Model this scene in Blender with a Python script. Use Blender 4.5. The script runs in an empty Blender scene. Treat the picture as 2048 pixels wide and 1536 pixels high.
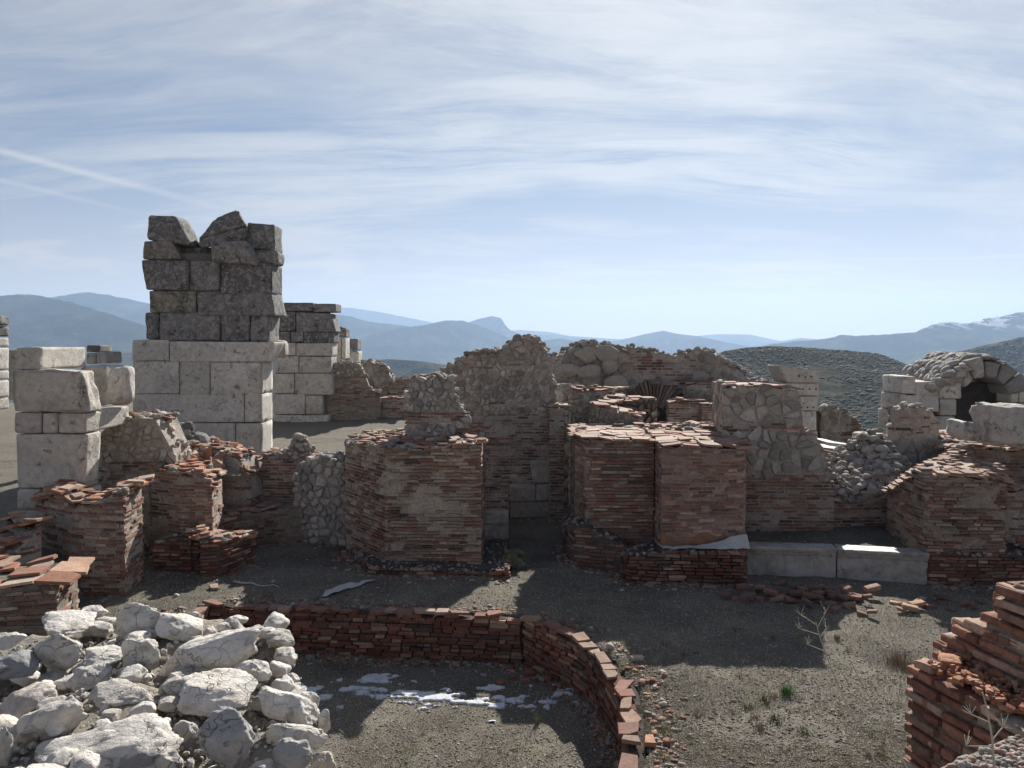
import bpy, bmesh, math, random
import numpy as np
from mathutils import Vector

# ------------------------------------------------------------------ camera, sky, sun
SC = bpy.context.scene
CAMZ, PITCH, FPX = 4.3, math.radians(3.0), 1538.0
cam_d = bpy.data.cameras.new('camera'); cam = bpy.data.objects.new('camera', cam_d)
SC.collection.objects.link(cam); SC.camera = cam
cam.location = (0, 0, CAMZ); cam.rotation_euler = (math.pi/2 - PITCH, 0, 0)
cam_d.sensor_width = 36; cam_d.lens = 36*FPX/2048; cam_d.clip_start = 0.05; cam_d.clip_end = 60000
SUN_AZ, SUN_EL = math.radians(16.5), math.radians(31.0)      # azimuth to the right of +Y
SUN_DIR = (math.sin(SUN_AZ)*math.cos(SUN_EL), math.cos(SUN_AZ)*math.cos(SUN_EL), math.sin(SUN_EL))
SUN_STRENGTH, SKY_STRENGTH, EXPOSURE = 5.0, 0.066, 0.88
SC.view_settings.view_transform = 'Standard'; SC.view_settings.look = 'None'
SC.view_settings.exposure = EXPOSURE; SC.view_settings.gamma = 1.0
SC.view_settings.use_curve_mapping = False
SC.cycles.use_denoising = True
SC.cycles.max_bounces = 6; SC.cycles.volume_bounces = 0

class NT:
    """tiny node-tree writer"""
    def __init__(s, nt): s.nt = nt; nt.nodes.clear()
    def n(s, typ, ins=None, **kw):
        nd = s.nt.nodes.new(typ)
        for k, v in kw.items(): setattr(nd, k, v)
        for k, v in (ins or {}).items():
            sock = nd.inputs[k]
            if isinstance(v, tuple) and len(v) == 2 and hasattr(v[0], 'outputs'):
                s.nt.links.new(v[0].outputs[v[1]], sock)
            elif hasattr(v, 'outputs'): s.nt.links.new(v.outputs[0], sock)
            else: sock.default_value = v
        return nd
    def math(s, op, a, b=0.0, c=0.0, clamp=False):
        return s.n('ShaderNodeMath', {0: a, 1: b, 2: c}, operation=op, use_clamp=clamp)
    def vmath(s, op, a, b=(0, 0, 0)):
        return s.n('ShaderNodeVectorMath', {0: a, 1: b}, operation=op)
    def noise(s, vec, scale, detail=4, rough=.55, dist=0.0):
        return s.n('ShaderNodeTexNoise', {'Vector': vec, 'Scale': scale, 'Detail': detail, 'Roughness': rough, 'Distortion': dist})
    def ramp(s, fac, stops, interp='LINEAR'):
        nd = s.n('ShaderNodeValToRGB', {'Fac': fac}); cr = nd.color_ramp; cr.interpolation = interp
        while len(cr.elements) < len(stops): cr.elements.new(.5)
        for e, (p, c) in zip(cr.elements, stops):
            e.position = p; e.color = c if isinstance(c, tuple) else (c, c, c, 1)
        return nd
    def mix(s, fac, a, b, mode='MIX'):
        nd = s.n('ShaderNodeMix', data_type='RGBA', blend_type=mode)
        for i, v in ((0, fac), (6, a), (7, b)):
            if isinstance(v, tuple) and len(v) == 2 and hasattr(v[0], 'outputs'): s.nt.links.new(v[0].outputs[v[1]], nd.inputs[i])
            elif hasattr(v, 'outputs'): s.nt.links.new(v.outputs[2 if v.bl_idname == 'ShaderNodeMix' else 0], nd.inputs[i])
            else: nd.inputs[i].default_value = v
        return nd

def build_world():
    w = bpy.data.worlds.new('World'); SC.world = w; w.use_nodes = True
    t = NT(w.node_tree)
    sky = t.n('ShaderNodeTexSky', sky_type='NISHITA'); sky.sun_disc = False
    sky.sun_elevation = SUN_EL; sky.sun_rotation = SUN_AZ; sky.altitude = 1500
    sky.air_density = 1.0; sky.dust_density = 0.9; sky.ozone_density = 2.6
    d = t.vmath('NORMALIZE', (t.n('ShaderNodeTexCoord'), 0))
    sep = t.n('ShaderNodeSeparateXYZ', {0: d})
    zc = t.math('MAXIMUM', (sep, 2), 0.012)
    zz = t.math('ADD', zc, 0.20)
    px = t.math('DIVIDE', (sep, 0), zz); py = t.math('DIVIDE', (sep, 1), zz)
    P = t.n('ShaderNodeCombineXYZ', {0: px, 1: py, 2: 0.0})
    # cirrus sheet: broad veil times fine swept filaments
    warp = t.noise(P, .55, 3, .5)
    wv = t.vmath('SCALE', t.vmath('SUBTRACT', (warp, 1), (.5, .5, .5))); wv.inputs['Scale'].default_value = .8
    Pw = t.vmath('ADD', P, wv)
    m1 = t.n('ShaderNodeMapping', {0: Pw, 'Rotation': (0, 0, math.radians(-28)), 'Scale': (.55, 1.3, 1)})
    veil = t.noise(m1, 1.2, 5, .55, .5)
    m2 = t.n('ShaderNodeMapping', {0: Pw, 'Rotation': (0, 0, math.radians(-20)), 'Scale': (.42, 2.0, 1)})
    fil = t.noise(m2, 3.2, 12, .68, .4)
    m3 = t.n('ShaderNodeMapping', {0: P, 'Rotation': (0, 0, math.radians(24)), 'Scale': (.6, 2.4, 1)})
    fil2 = t.noise(m3, 2.8, 10, .66, .5)
    veilm = t.ramp(veil, [(.34, 0.0), (.56, 1.0)])
    filb = t.math('MULTIPLY_ADD', fil, .8, t.math('MULTIPLY', fil2, .35))
    filr = t.ramp(filb, [(.44, 0.08), (.70, 1.0)])
    cov = t.math('MULTIPLY', veilm, filr)
    # more cover to the right, a bluer hole on the left
    side = t.math('MULTIPLY_ADD', px, .12, .88, clamp=True)
    sideh = t.math('MULTIPLY_ADD', (sep, 2), .6, .30, clamp=True)
    cov = t.math('MULTIPLY', cov, side)
    base = t.ramp((sep, 2), [(.10, .30), (.18, .20), (.26, .16), (.36, .48), (.5, .5)])
    right = t.n('ShaderNodeMapRange', {0: (sep, 0), 1: -.45, 2: .25, 3: 0.0, 4: .14})
    cov = t.math('ADD', t.math('MULTIPLY', cov, .95), t.math('MULTIPLY', t.math('ADD', base, right), .75), clamp=True)
    cov = t.math('MULTIPLY', cov, t.n('ShaderNodeMapRange', {0: (sep, 1), 1: -.35, 2: .35, 3: .38, 4: 1.0}))  # unseen cloud cover behind the camera, thinned to dim the shaded faces
    cov = t.math('MULTIPLY', cov, t.n('ShaderNodeMapRange', {0: (sep, 2), 1: .50, 2: .80, 3: 1.0, 4: .25}))  # overhead cover, out of view, thinned to darken shade on the ground
    # low pale haze band over the mountains
    low = t.ramp((sep, 2), [(0.0, 1.0), (.05, .85), (.12, .45), (.22, .18), (.40, 0.0)])
    cov = t.math('MAXIMUM', cov, low)
    # contrail on the left
    def trail(n0, wdt, lo, hi, amt):
        nn = t.noise(P, 2.0, 3, .5)
        dd = t.vmath('DOT_PRODUCT', d, n0)
        dv = t.math('ADD', (dd, 1), t.math('MULTIPLY_ADD', nn, .012, -.006))
        g = t.math('SUBTRACT', 1.0, t.math('DIVIDE', t.math('ABSOLUTE', dv), wdt), clamp=True)
        az = t.math('DIVIDE', (sep, 0), t.math('MAXIMUM', (sep, 1), .05))
        mk = t.n('ShaderNodeMapRange', {0: az, 1: hi, 2: lo, 3: 0.0, 4: 1.0})
        return t.math('MULTIPLY', t.math('MULTIPLY', g, mk), amt)
    def pdir(x, y):
        a = (x-1024)/FPX; b = (768-y)/FPX
        v = Vector((a, math.cos(PITCH)+b*math.sin(PITCH), -math.sin(PITCH)+b*math.cos(PITCH))); return v.normalized()
    def gc(p, q): return tuple(pdir(*p).cross(pdir(*q)).normalized())
    cov = t.math('ADD', cov, trail(gc((0, 300), (440, 415)), .0055, -.55, -.33, .6), clamp=True)
    cov = t.math('ADD', cov, trail(gc((0, 358), (330, 440)), .004, -.6, -.45, .3), clamp=True)
    cov = t.math('ADD', cov, trail(gc((1300, 528), (1950, 515)), .0022, .6, .1, .35), clamp=True)
    # small low cumulus near the horizon
    az = t.math('ARCTAN2', (sep, 0), (sep, 1))
    cp = t.n('ShaderNodeCombineXYZ', {0: t.math('MULTIPLY', az, 9.0), 1: t.math('MULTIPLY', (sep, 2), 42.0), 2: 3.3})
    cn = t.noise(cp, 1.3, 6, .6)
    band = t.ramp((sep, 2), [(.03, 0.0), (.05, .8), (.07, .95), (.10, .95), (.125, 0.0)])
    azr = t.n('ShaderNodeMapRange', {0: az, 1: .05, 2: -.15, 3: .35, 4: 1.0})
    cu = t.ramp(t.math('ADD', cn, t.math('MULTIPLY_ADD', t.math('MULTIPLY', band, azr), .3, -.3)), [(.5, 0.0), (.6, 1.0)])
    # cloud brightness rises towards the sun (forward scattering)
    sd = t.vmath('DOT_PRODUCT', d, SUN_DIR)
    glow = t.math('POWER', t.math('MAXIMUM', (sd, 1), 0.0), 5.0)
    glow2 = t.math('POWER', t.math('MAXIMUM', (sd, 1), 0.0), 40.0)
    br = t.math('ADD', t.math('ADD', t.math('MULTIPLY_ADD', glow, 4.2, 7.4), t.ramp((sep, 2), [(0.0, .3), (.08, -.1), (.2, 0.0)])), t.math('MULTIPLY', glow2, 3.0))
    ccol = t.vmath('SCALE', (.95, .98, 1.03)); t.nt.links.new(br.outputs[0], ccol.inputs['Scale'])
    warm = t.ramp((sep, 2), [(0.0, (2.0, 1.35, .85, 1)), (.07, (1.5, 1.2, .92, 1)), (.14, (1.15, 1.05, .95, 1)), (.2, (1, 1, 1, 1))])
    ccol = t.vmath('MULTIPLY', ccol, warm)
    skyc = t.mix(1.0, sky, (.36, .45, .60, 1), 'MULTIPLY')
    skyc = t.mix(t.n('ShaderNodeMapRange', {0: (sep, 1), 1: .2, 2: -.4, 3: 0.0, 4: 1.0}), skyc, t.mix(1.0, skyc, (.95, 1.0, 1.1, 1), 'MULTIPLY'))  # unseen sky behind the camera, tinted bluer to cool the shade
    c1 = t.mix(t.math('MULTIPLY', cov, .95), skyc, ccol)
    c2 = t.mix(t.math('MULTIPLY', cu, .55), c1, t.vmath('MULTIPLY', ccol, (1.12, 1.1, 1.05)))
    den = t.vmath('ADD', t.vmath('MULTIPLY', (c2, 2), (.078, .078, .078)), (1, 1, 1))
    c3 = t.vmath('DIVIDE', (c2, 2), den)
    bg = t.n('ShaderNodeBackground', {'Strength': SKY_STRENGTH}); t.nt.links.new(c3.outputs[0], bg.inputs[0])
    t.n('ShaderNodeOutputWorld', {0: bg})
build_world()
sun_d = bpy.data.lights.new('sun', 'SUN'); sun = bpy.data.objects.new('sun', sun_d); SC.collection.objects.link(sun)
sun_d.energy = SUN_STRENGTH; sun_d.angle = math.radians(.53); sun_d.color = (1.0, .95, .87)
sun.rotation_euler = Vector(SUN_DIR).to_track_quat('Z', 'Y').to_euler(); sun.location = (10, 30, 25)

# ------------------------------------------------------------------ helpers
def px2(px, Y, py=930):
    """world X of image column px at depth Y (used once, at design time, to turn measurements into metres)"""
    yv = (768-py)/FPX
    return (px-1024)/FPX*Y/(math.cos(PITCH)+yv*math.sin(PITCH))
def pz(py, Y):
    yv = (768-py)/FPX
    return CAMZ + Y*(-math.sin(PITCH)+yv*math.cos(PITCH))/(math.cos(PITCH)+yv*math.sin(PITCH))
def P3(px, py, Y): return (px2(px, Y, py), Y, pz(py, Y))

def _h(ix, iy, iz, seed):
    h = (ix.astype(np.int64)*374761393 + iy.astype(np.int64)*668265263 + iz.astype(np.int64)*2147483647 + seed*974634777) & 0xffffffff
    h = ((h ^ (h >> 13))*1274126177) & 0xffffffff
    h = ((h ^ (h >> 16))*2246822519) & 0xffffffff
    return ((h ^ (h >> 15)) & 0xffff)/65535.0
def vnoise(p, seed=0):
    f = np.floor(p); t = p-f; t = t*t*(3-2*t); i = f.astype(np.int64); r = 0
    for a in (0, 1):
        for b in (0, 1):
            for c in (0, 1):
                w = (t[:, 0] if a else 1-t[:, 0])*(t[:, 1] if b else 1-t[:, 1])*(t[:, 2] if c else 1-t[:, 2])
                r = r + w*_h(i[:, 0]+a, i[:, 1]+b, i[:, 2]+c, seed)
    return r*2-1
def fbm(p, seed=0, oct=4, gain=.5):
    r = 0; a = 1.0; q = np.array(p, float)
    for k in range(oct): r = r + a*vnoise(q, seed+k*17); q = q*2.03+11.7; a *= gain
    return r
def n1(x, seed=0):
    i = math.floor(x); t = x-i; t = t*t*(3-2*t)
    def g(k): return random.Random(k*7919+seed*104729).random()*2-1
    return g(i)*(1-t)+g(i+1)*t

class MB:
    """collects shapes (with a tint per face corner and a material slot) into ONE mesh object"""
    def __init__(s): s.v = []; s.f = []; s.m = []; s.c = []; s.nv = 0; s.smooth = []
    def add(s, verts, faces, mi=0, col=(.5, .5, .5), smooth=False):
        b = s.nv; s.v.append(np.asarray(verts, float).reshape(-1, 3)); n = len(s.v[-1]); s.nv += n
        s.f += [tuple(b+i for i in f) for f in faces]; s.m += [mi]*len(faces); s.smooth += [smooth]*len(faces)
        col = np.asarray(col, float)
        s.c.append(np.tile(col, (n, 1)) if col.ndim == 1 else col)
    def build(s, name, mats, parent=None, origin=None):
        V = np.concatenate(s.v) if s.v else np.zeros((0, 3))
        o = bpy.data.objects.new(name, bpy.data.meshes.new(name)); SC.collection.objects.link(o)
        if origin is None:
            origin = parent.location if parent is not None else ((V[:, 0].min()+V[:, 0].max())/2, (V[:, 1].min()+V[:, 1].max())/2, V[:, 2].min())
        origin = np.array(origin, float)
        V = V-origin; me = o.data
        nl = sum(len(f) for f in s.f)
        me.vertices.add(len(V)); me.vertices.foreach_set('co', V.astype(np.float32).ravel())
        me.loops.add(nl); me.polygons.add(len(s.f))
        li = np.fromiter((i for f in s.f for i in f), np.int32, nl)
        cnt = np.fromiter((len(f) for f in s.f), np.int32, len(s.f))
        me.loops.foreach_set('vertex_index', li)
        me.polygons.foreach_set('loop_start', np.concatenate(([0], np.cumsum(cnt)[:-1])).astype(np.int32))
        me.polygons.foreach_set('loop_total', cnt)
        me.polygons.foreach_set('material_index', np.array(s.m, np.int32))
        me.polygons.foreach_set('use_smooth', np.array(s.smooth, bool))
        for m in (mats if isinstance(mats, (list, tuple)) else [mats]): me.materials.append(m)
        ca = me.color_attributes.new('tint', 'FLOAT_COLOR', 'POINT')
        C = np.ones((len(V), 4), np.float32); C[:, :3] = np.concatenate(s.c); ca.data.foreach_set('color', C.ravel())
        me.update(calc_edges=True); me.validate()
        if parent is not None: o.parent = parent
        else: o.location = origin
        return o
def tag(o, label=None, cat=None, group=None, kind=None):
    if label: o['label'] = label
    if cat: o['category'] = cat
    if group: o['group'] = group
    if kind: o['kind'] = kind
    elif cat: o['kind'] = 'thing'
    return o
def empty(name, loc):
    o = bpy.data.objects.new(name, None); SC.collection.objects.link(o); o.location = loc; o.empty_display_size = .2; return o

# ------------------------------------------------------------------ materials
def mat_masonry(name, rough=.9, bump=.6, scale=14, spots=None, var=.25, dust=None, crack=None):
    m = bpy.data.materials.new(name); m.use_nodes = True; t = NT(m.node_tree)
    co = (t.n('ShaderNodeNewGeometry'), 0)
    at = t.n('ShaderNodeAttribute', attribute_name='tint')
    n_a = t.noise(co, scale, 6, .65); n_b = t.noise(co, scale*.22, 4, .6)
    k = t.ramp(n_a, [(.3, 1-var), (.7, 1+var)])
    c = t.mix(1.0, (at, 0), k, 'MULTIPLY')
    k2 = t.ramp(n_b, [(.3, 1-var*.6), (.7, 1+var*.6)])
    c = t.mix(1.0, c, k2, 'MULTIPLY')
    if dust:
        dm = t.ramp(t.noise(co, 2.3, 6, .65, .6), [(.46, 0.0), (.66, dust[3])])
        c = t.mix(dm, c, (*dust[:3], 1))
    for sp in (spots or []):      # (colour, scale, lo, hi, amount)
        sm = t.ramp(t.noise(co, sp[1], 5, .62, .5), [(sp[2], 0.0), (sp[3], sp[4])])
        c = t.mix(sm, c, (*sp[0], 1))
    b1 = t.noise(co, scale*1.6, 8, .7)
    if crack:     # hairline cracks: (scale, width, amount)
        wn = t.noise(co, 2.5, 4, .6); ws = t.vmath('SCALE', (wn, 1)); ws.inputs['Scale'].default_value = .7; wc = t.vmath('ADD', co, ws)
        cv = t.n('ShaderNodeTexVoronoi', {'Vector': wc, 'Scale': crack[0]}, feature='DISTANCE_TO_EDGE')
        cm = t.ramp((cv, 0), [(0.0, 1.0), (crack[1], 0.0)])
        gate = t.ramp(t.noise(co, 1.7, 3, .5), [(.45, 0.0), (.58, 1.0)])
        cmg = t.math('MULTIPLY', cm, gate)
        c = t.mix(t.math('MULTIPLY', cmg, crack[2]), c, (.05, .045, .04, 1))
        b1 = t.math('SUBTRACT', b1, t.math('MULTIPLY', cmg, .5))
    bp = t.n('ShaderNodeBump', {'Height': b1, 'Strength': bump, 'Distance': .03})
    bs = t.n('ShaderNodeBsdfPrincipled', {'Roughness': rough, 'Normal': bp, 'Specular IOR Level': .25})
    t.nt.links.new(c.outputs[2], bs.inputs['Base Color'])
    t.n('ShaderNodeOutputMaterial', {0: bs}); return m
M = {}
M['brick'] = mat_masonry('fired_brick', .9, .5, 26, spots=[((.10, .085, .075), 5, .6, .75, .45)], var=.3, dust=(.34, .28, .24, .35))
M['dry_brick'] = mat_masonry('dry_laid_brick', .9, .5, 26, spots=[((.09, .075, .065), 6, .58, .75, .45)], var=.3)
M['tile'] = mat_masonry('roof_tile', .85, .4, 24, spots=[((.26, .22, .18), 9, .58, .72, .5)], var=.25)
M['mortar'] = mat_masonry('lime_mortar', .95, .9, 22, var=.35, spots=[((.08, .07, .06), 6, .58, .72, .6)])
M['stone'] = mat_masonry('limestone', .9, .8, 9, spots=[((.54, .50, .43), 2.1, .56, .58, .6), ((.30, .27, .24), 1.6, .50, .66, .5), ((.10, .095, .09), 5.5, .58, .68, .75)], var=.22, crack=(1.6, .012, .6))
M['rubble'] = mat_masonry('rubble_stone', .92, .7, 16, spots=[((.15, .14, .13), 7, .6, .72, .5)], var=.22)
M['dark'] = mat_masonry('weathered_limestone', .95, .9, 11, spots=[((.34, .33, .32), 6, .53, .59, .65), ((.04, .04, .04), 3.5, .54, .66, .75), ((.33, .32, .30), 14, .56, .61, .8)], var=.3)
M['white'] = mat_masonry('white_marble_rock', .8, .9, 16, spots=[((.20, .20, .205), 5.5, .56, .66, .75), ((.07, .07, .07), 9, .62, .68, .7), ((.50, .39, .28), 3.0, .56, .72, .5)], var=.16, crack=(4.5, .018, .4))
M['marble'] = mat_masonry('marble_slab', .6, .35, 7, spots=[((.20, .19, .17), 3.0, .46, .66, .75), ((.12, .11, .10), 8, .58, .68, .6)], var=.16, crack=(1.1, .01, .6))
M['gravel'] = mat_masonry('gravel', .95, .8, 45, var=.4)
BR = dict(red=(.235, .112, .082), deep=(.18, .078, .057), brown=(.20, .128, .10), pale=(.35, .24, .185), dark=(.11, .075, .065), buff=(.34, .275, .225))
def brick_col(rng, pal):
    r = rng.random(); a = 0
    for k, w in pal:
        a += w
        if r <= a: break
    c = np.array(BR[k])*rng.uniform(.78, 1.25); return c
PAL = dict(mix=[('red', .38), ('brown', .26), ('pale', .14), ('dark', .12), ('buff', .10)],
           dry=[('deep', .36), ('red', .30), ('brown', .16), ('pale', .12), ('dark', .06)],
           faded=[('brown', .36), ('buff', .22), ('red', .18), ('dark', .14), ('pale', .10)],
           warm=[('red', .32), ('pale', .20), ('brown', .26), ('buff', .12), ('dark', .10)])
TILE = [(.33, .19, .14), (.37, .235, .175), (.28, .155, .115), (.40, .29, .23), (.30, .23, .185), (.35, .26, .215)]
TILEO = [(.38, .175, .105), (.32, .15, .095), (.41, .26, .185), (.28, .14, .10), (.42, .32, .25), (.30, .21, .16)]

# ------------------------------------------------------------------ shapes
_cube = {}
def cube_grid(n):
    if n in _cube: return _cube[n]
    idx = {}; pts = []; faces = []
    def vi(i, j, k):
        key = (i, j, k)
        if key not in idx: idx[key] = len(pts); pts.append(key)
        return idx[key]
    for ax in range(3):
        for side in (0, n):
            for a in range(n):
                for b in range(n):
                    q = []
                    for (da, db) in ((0, 0), (1, 0), (1, 1), (0, 1)):
                        c = [0, 0, 0]; c[ax] = side; c[(ax+1) % 3] = a+da; c[(ax+2) % 3] = b+db
                        q.append(vi(*c))
                    faces.append(tuple(q if side else q[::-1]))
    _cube[n] = (np.array(pts, float)/n*2-1, faces); return _cube[n]
def hexa(mb, C8, rnd=.03, amp=.012, n=8, mi=0, col=(.42, .39, .35), seed=0, ns=3.0, chip=1.0):
    """rounded, weathered block from 8 corners: order (x-,y-,z-),(x+,y-,z-),(x+,y+,z-),(x-,y+,z-), then the same on top"""
    p, faces = cube_grid(n); C8 = np.asarray(C8, float)
    hx = np.linalg.norm(C8[1]-C8[0])/2; hy = np.linalg.norm(C8[3]-C8[0])/2; hz = np.linalg.norm(C8[4]-C8[0])/2
    h = np.array([max(hx, .01), max(hy, .01), max(hz, .01)]); r = min(rnd, h.min()*.9)
    # pull grid lines to the edges so the rounding has vertices
    K = np.rint((p+1)*n/2).astype(int); P = np.empty_like(p)
    for ax in range(3):
        rho = min(.9, r/h[ax]); m2 = (n-4)/2.0 if n > 4 else 1
        tab = np.linspace(-1, 1, n+1)
        if n >= 6:
            tab[1] = -1+.3*rho; tab[2] = -1+1.05*rho; tab[-2] = -tab[1]; tab[-3] = -tab[2]; tab[2:-2] = np.linspace(tab[2], tab[-3], n-3)
        P[:, ax] = tab[K[:, ax]]*h[ax]
    q = np.clip(P, -(h-r), h-r); d = P-q; L = np.linalg.norm(d, axis=1, keepdims=True); L[L < 1e-9] = 1
    P = (q+d/L*r)/h
    u = (P+1)/2; W = []
    for (a, b, c) in ((0, 0, 0), (1, 0, 0), (1, 1, 0), (0, 1, 0), (0, 0, 1), (1, 0, 1), (1, 1, 1), (0, 1, 1)):
        W.append((u[:, 0] if a else 1-u[:, 0])*(u[:, 1] if b else 1-u[:, 1])*(u[:, 2] if c else 1-u[:, 2]))
    V = sum(w[:, None]*C8[i] for i, w in enumerate(W))
    cen = C8.mean(0)
    edge = np.clip((np.abs(p) > .8).sum(1)-1, 0, 2)
    dn = fbm(V*ns+seed*3.1, seed, 4, .55)
    dirv = V-cen; dirv /= np.linalg.norm(dirv, axis=1, keepdims=True)+1e-9
    V = V+dirv*(dn*amp)[:, None]-dirv*(edge*np.clip(dn+.15, 0, 1)*amp*2.2*chip)[:, None]
    mb.add(V, faces, mi, col, True)
def boxc(x0, x1, y0, y1, z0, z1):
    return [(x0, y0, z0), (x1, y0, z0), (x1, y1, z0), (x0, y1, z0), (x0, y0, z1), (x1, y0, z1), (x1, y1, z1), (x0, y1, z1)]
_ico = {}
def ico(sub):
    if sub not in _ico:
        bm = bmesh.new(); bmesh.ops.create_icosphere(bm, subdivisions=sub, radius=1)
        _ico[sub] = (np.array([v.co[:] for v in bm.verts]), [tuple(v.index for v in f.verts) for f in bm.faces]); bm.free()
    return _ico[sub]
def rock(mb, cen, dims, seed, sub=2, planes=11, sharp=14, amp=.04, rot=(0, 0, 0), mi=0, col=(.4, .38, .35), smooth=True, ns=2.2):
    d, faces = ico(sub); rs = np.random.RandomState(seed % (2**31))
    n = rs.normal(size=(planes, 3)); n /= np.linalg.norm(n, axis=1, keepdims=True); h = rs.uniform(.62, .95, planes)
    k = np.clip(d@n.T/h, 0, None)
    r = 1/((k**sharp).sum(1)+1.0)**(1/sharp)
    V = d*r[:, None]
    if amp: V = V*(1+amp*fbm(V*ns+seed % 97, seed, 5, .6))[:, None]
    V = V*np.array(dims)/2*1.12
    cx, sx = math.cos(rot[0]), math.sin(rot[0]); cy, sy = math.cos(rot[1]), math.sin(rot[1]); cz, sz = math.cos(rot[2]), math.sin(rot[2])
    R = np.array([[cz, -sz, 0], [sz, cz, 0], [0, 0, 1]])@np.array([[cy, 0, sy], [0, 1, 0], [-sy, 0, cy]])@np.array([[1, 0, 0], [0, cx, -sx], [0, sx, cx]])
    mb.add(V@R.T+np.array(cen), faces, mi, col, smooth)
def slab(mb, cen, l, w, h, yaw, tx, ty, rng, mi=0, col=(.4, .2, .14), jit=.015):
    """flat broken tile"""
    k = rng.choice((4, 4, 5, 6)); a0 = rng.random()*.3
    pts = []
    base = [(-.5, -.5), (.5, -.5), (.5, .5), (-.5, .5)]
    if k == 5: base = [(-.5, -.5), (.5, -.5), (.5, .25), (.2, .5), (-.5, .5)]
    if k == 6: base = [(-.5, -.35), (-.3, -.5), (.5, -.5), (.5, .2), (.3, .5), (-.5, .5)]
    c, s = math.cos(yaw), math.sin(yaw)
    for (x, y) in base:
        x = x*l+rng.uniform(-jit, jit)*2; y = y*w+rng.uniform(-jit, jit)*2
        X = x*c-y*s; Y = x*s+y*c; pts.append((X, Y, X*tx+Y*ty))
    n = len(pts); V = []
    for (X, Y, Z) in pts: V.append((cen[0]+X, cen[1]+Y, cen[2]+Z))
    for (X, Y, Z) in pts: V.append((cen[0]+X*.98, cen[1]+Y*.98, cen[2]+Z+h+rng.uniform(-.004, .004)))
    F = [tuple(range(n, 2*n)), tuple(range(n-1, -1, -1))]+[(i, (i+1) % n, n+(i+1) % n, n+i) for i in range(n)]
    mb.add(V, F, mi, col)

def voronoi_cells(L, z0, z1, a, rng, aniso=1.35, drop=.25):
    """irregular polygons over the rectangle (0..L, z0..z1)"""
    pts = {}; nx = int(L/(a*aniso))+3; nz = int((z1-z0)/a)+3
    for i in range(-1, nx):
        for j in range(-1, nz):
            if rng.random() < drop: continue
            pts[(i, j)] = (((i+.5+(j % 2)*.5+rng.uniform(-.42, .42))*a*aniso), z0+(j+.5+rng.uniform(-.38, .38))*a)
    out = []
    for (i, j), (x, z) in pts.items():
        if x < -a*.4 or x > L+a*.4: continue
        poly = [(x-a*2, z-a*1.5), (x+a*2, z-a*1.5), (x+a*2, z+a*1.5), (x-a*2, z+a*1.5)]
        for di in range(-3, 4):
            for dj in range(-3, 4):
                q = pts.get((i+di, j+dj))
                if q is None or (di == 0 and dj == 0): continue
                mx, mz = (x+q[0])/2, (z+q[1])/2; nx_, nz_ = q[0]-x, q[1]-z
                np_ = []
                for k in range(len(poly)):
                    A = poly[k]; B = poly[(k+1) % len(poly)]
                    da = (A[0]-mx)*nx_+(A[1]-mz)*nz_; db = (B[0]-mx)*nx_+(B[1]-mz)*nz_
                    if da <= 0: np_.append(A)
                    if (da < 0) != (db < 0) and abs(da-db) > 1e-12:
                        t = da/(da-db); np_.append((A[0]+(B[0]-A[0])*t, A[1]+(B[1]-A[1])*t))
                poly = np_
                if len(poly) < 3: break
            if len(poly) < 3: break
        if len(poly) >= 3: out.append(((x, z), poly))
    return out
class Path:
    def __init__(s, pts):
        s.p = [np.array(q, float) for q in pts]; s.l = [0]
        for a, b in zip(s.p, s.p[1:]): s.l.append(s.l[-1]+max(1e-6, np.linalg.norm(b-a)))
        s.L = s.l[-1]
    def at(s, t):
        t2 = min(max(t, 0), s.L); k = 0
        while k < len(s.p)-2 and t2 > s.l[k+1]: k += 1
        f = (t-s.l[k])/(s.l[k+1]-s.l[k]); a, b = s.p[k], s.p[k+1]
        q = a+(b-a)*f; d = (b-a)/np.linalg.norm(b-a); return q[0], q[1], d[1], -d[0]
def lerp_prof(pr):
    xs = [a for a, b in pr]; ys = [b for a, b in pr]
    return lambda x: float(np.interp(x, xs, ys))
WALLS = {}
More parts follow.
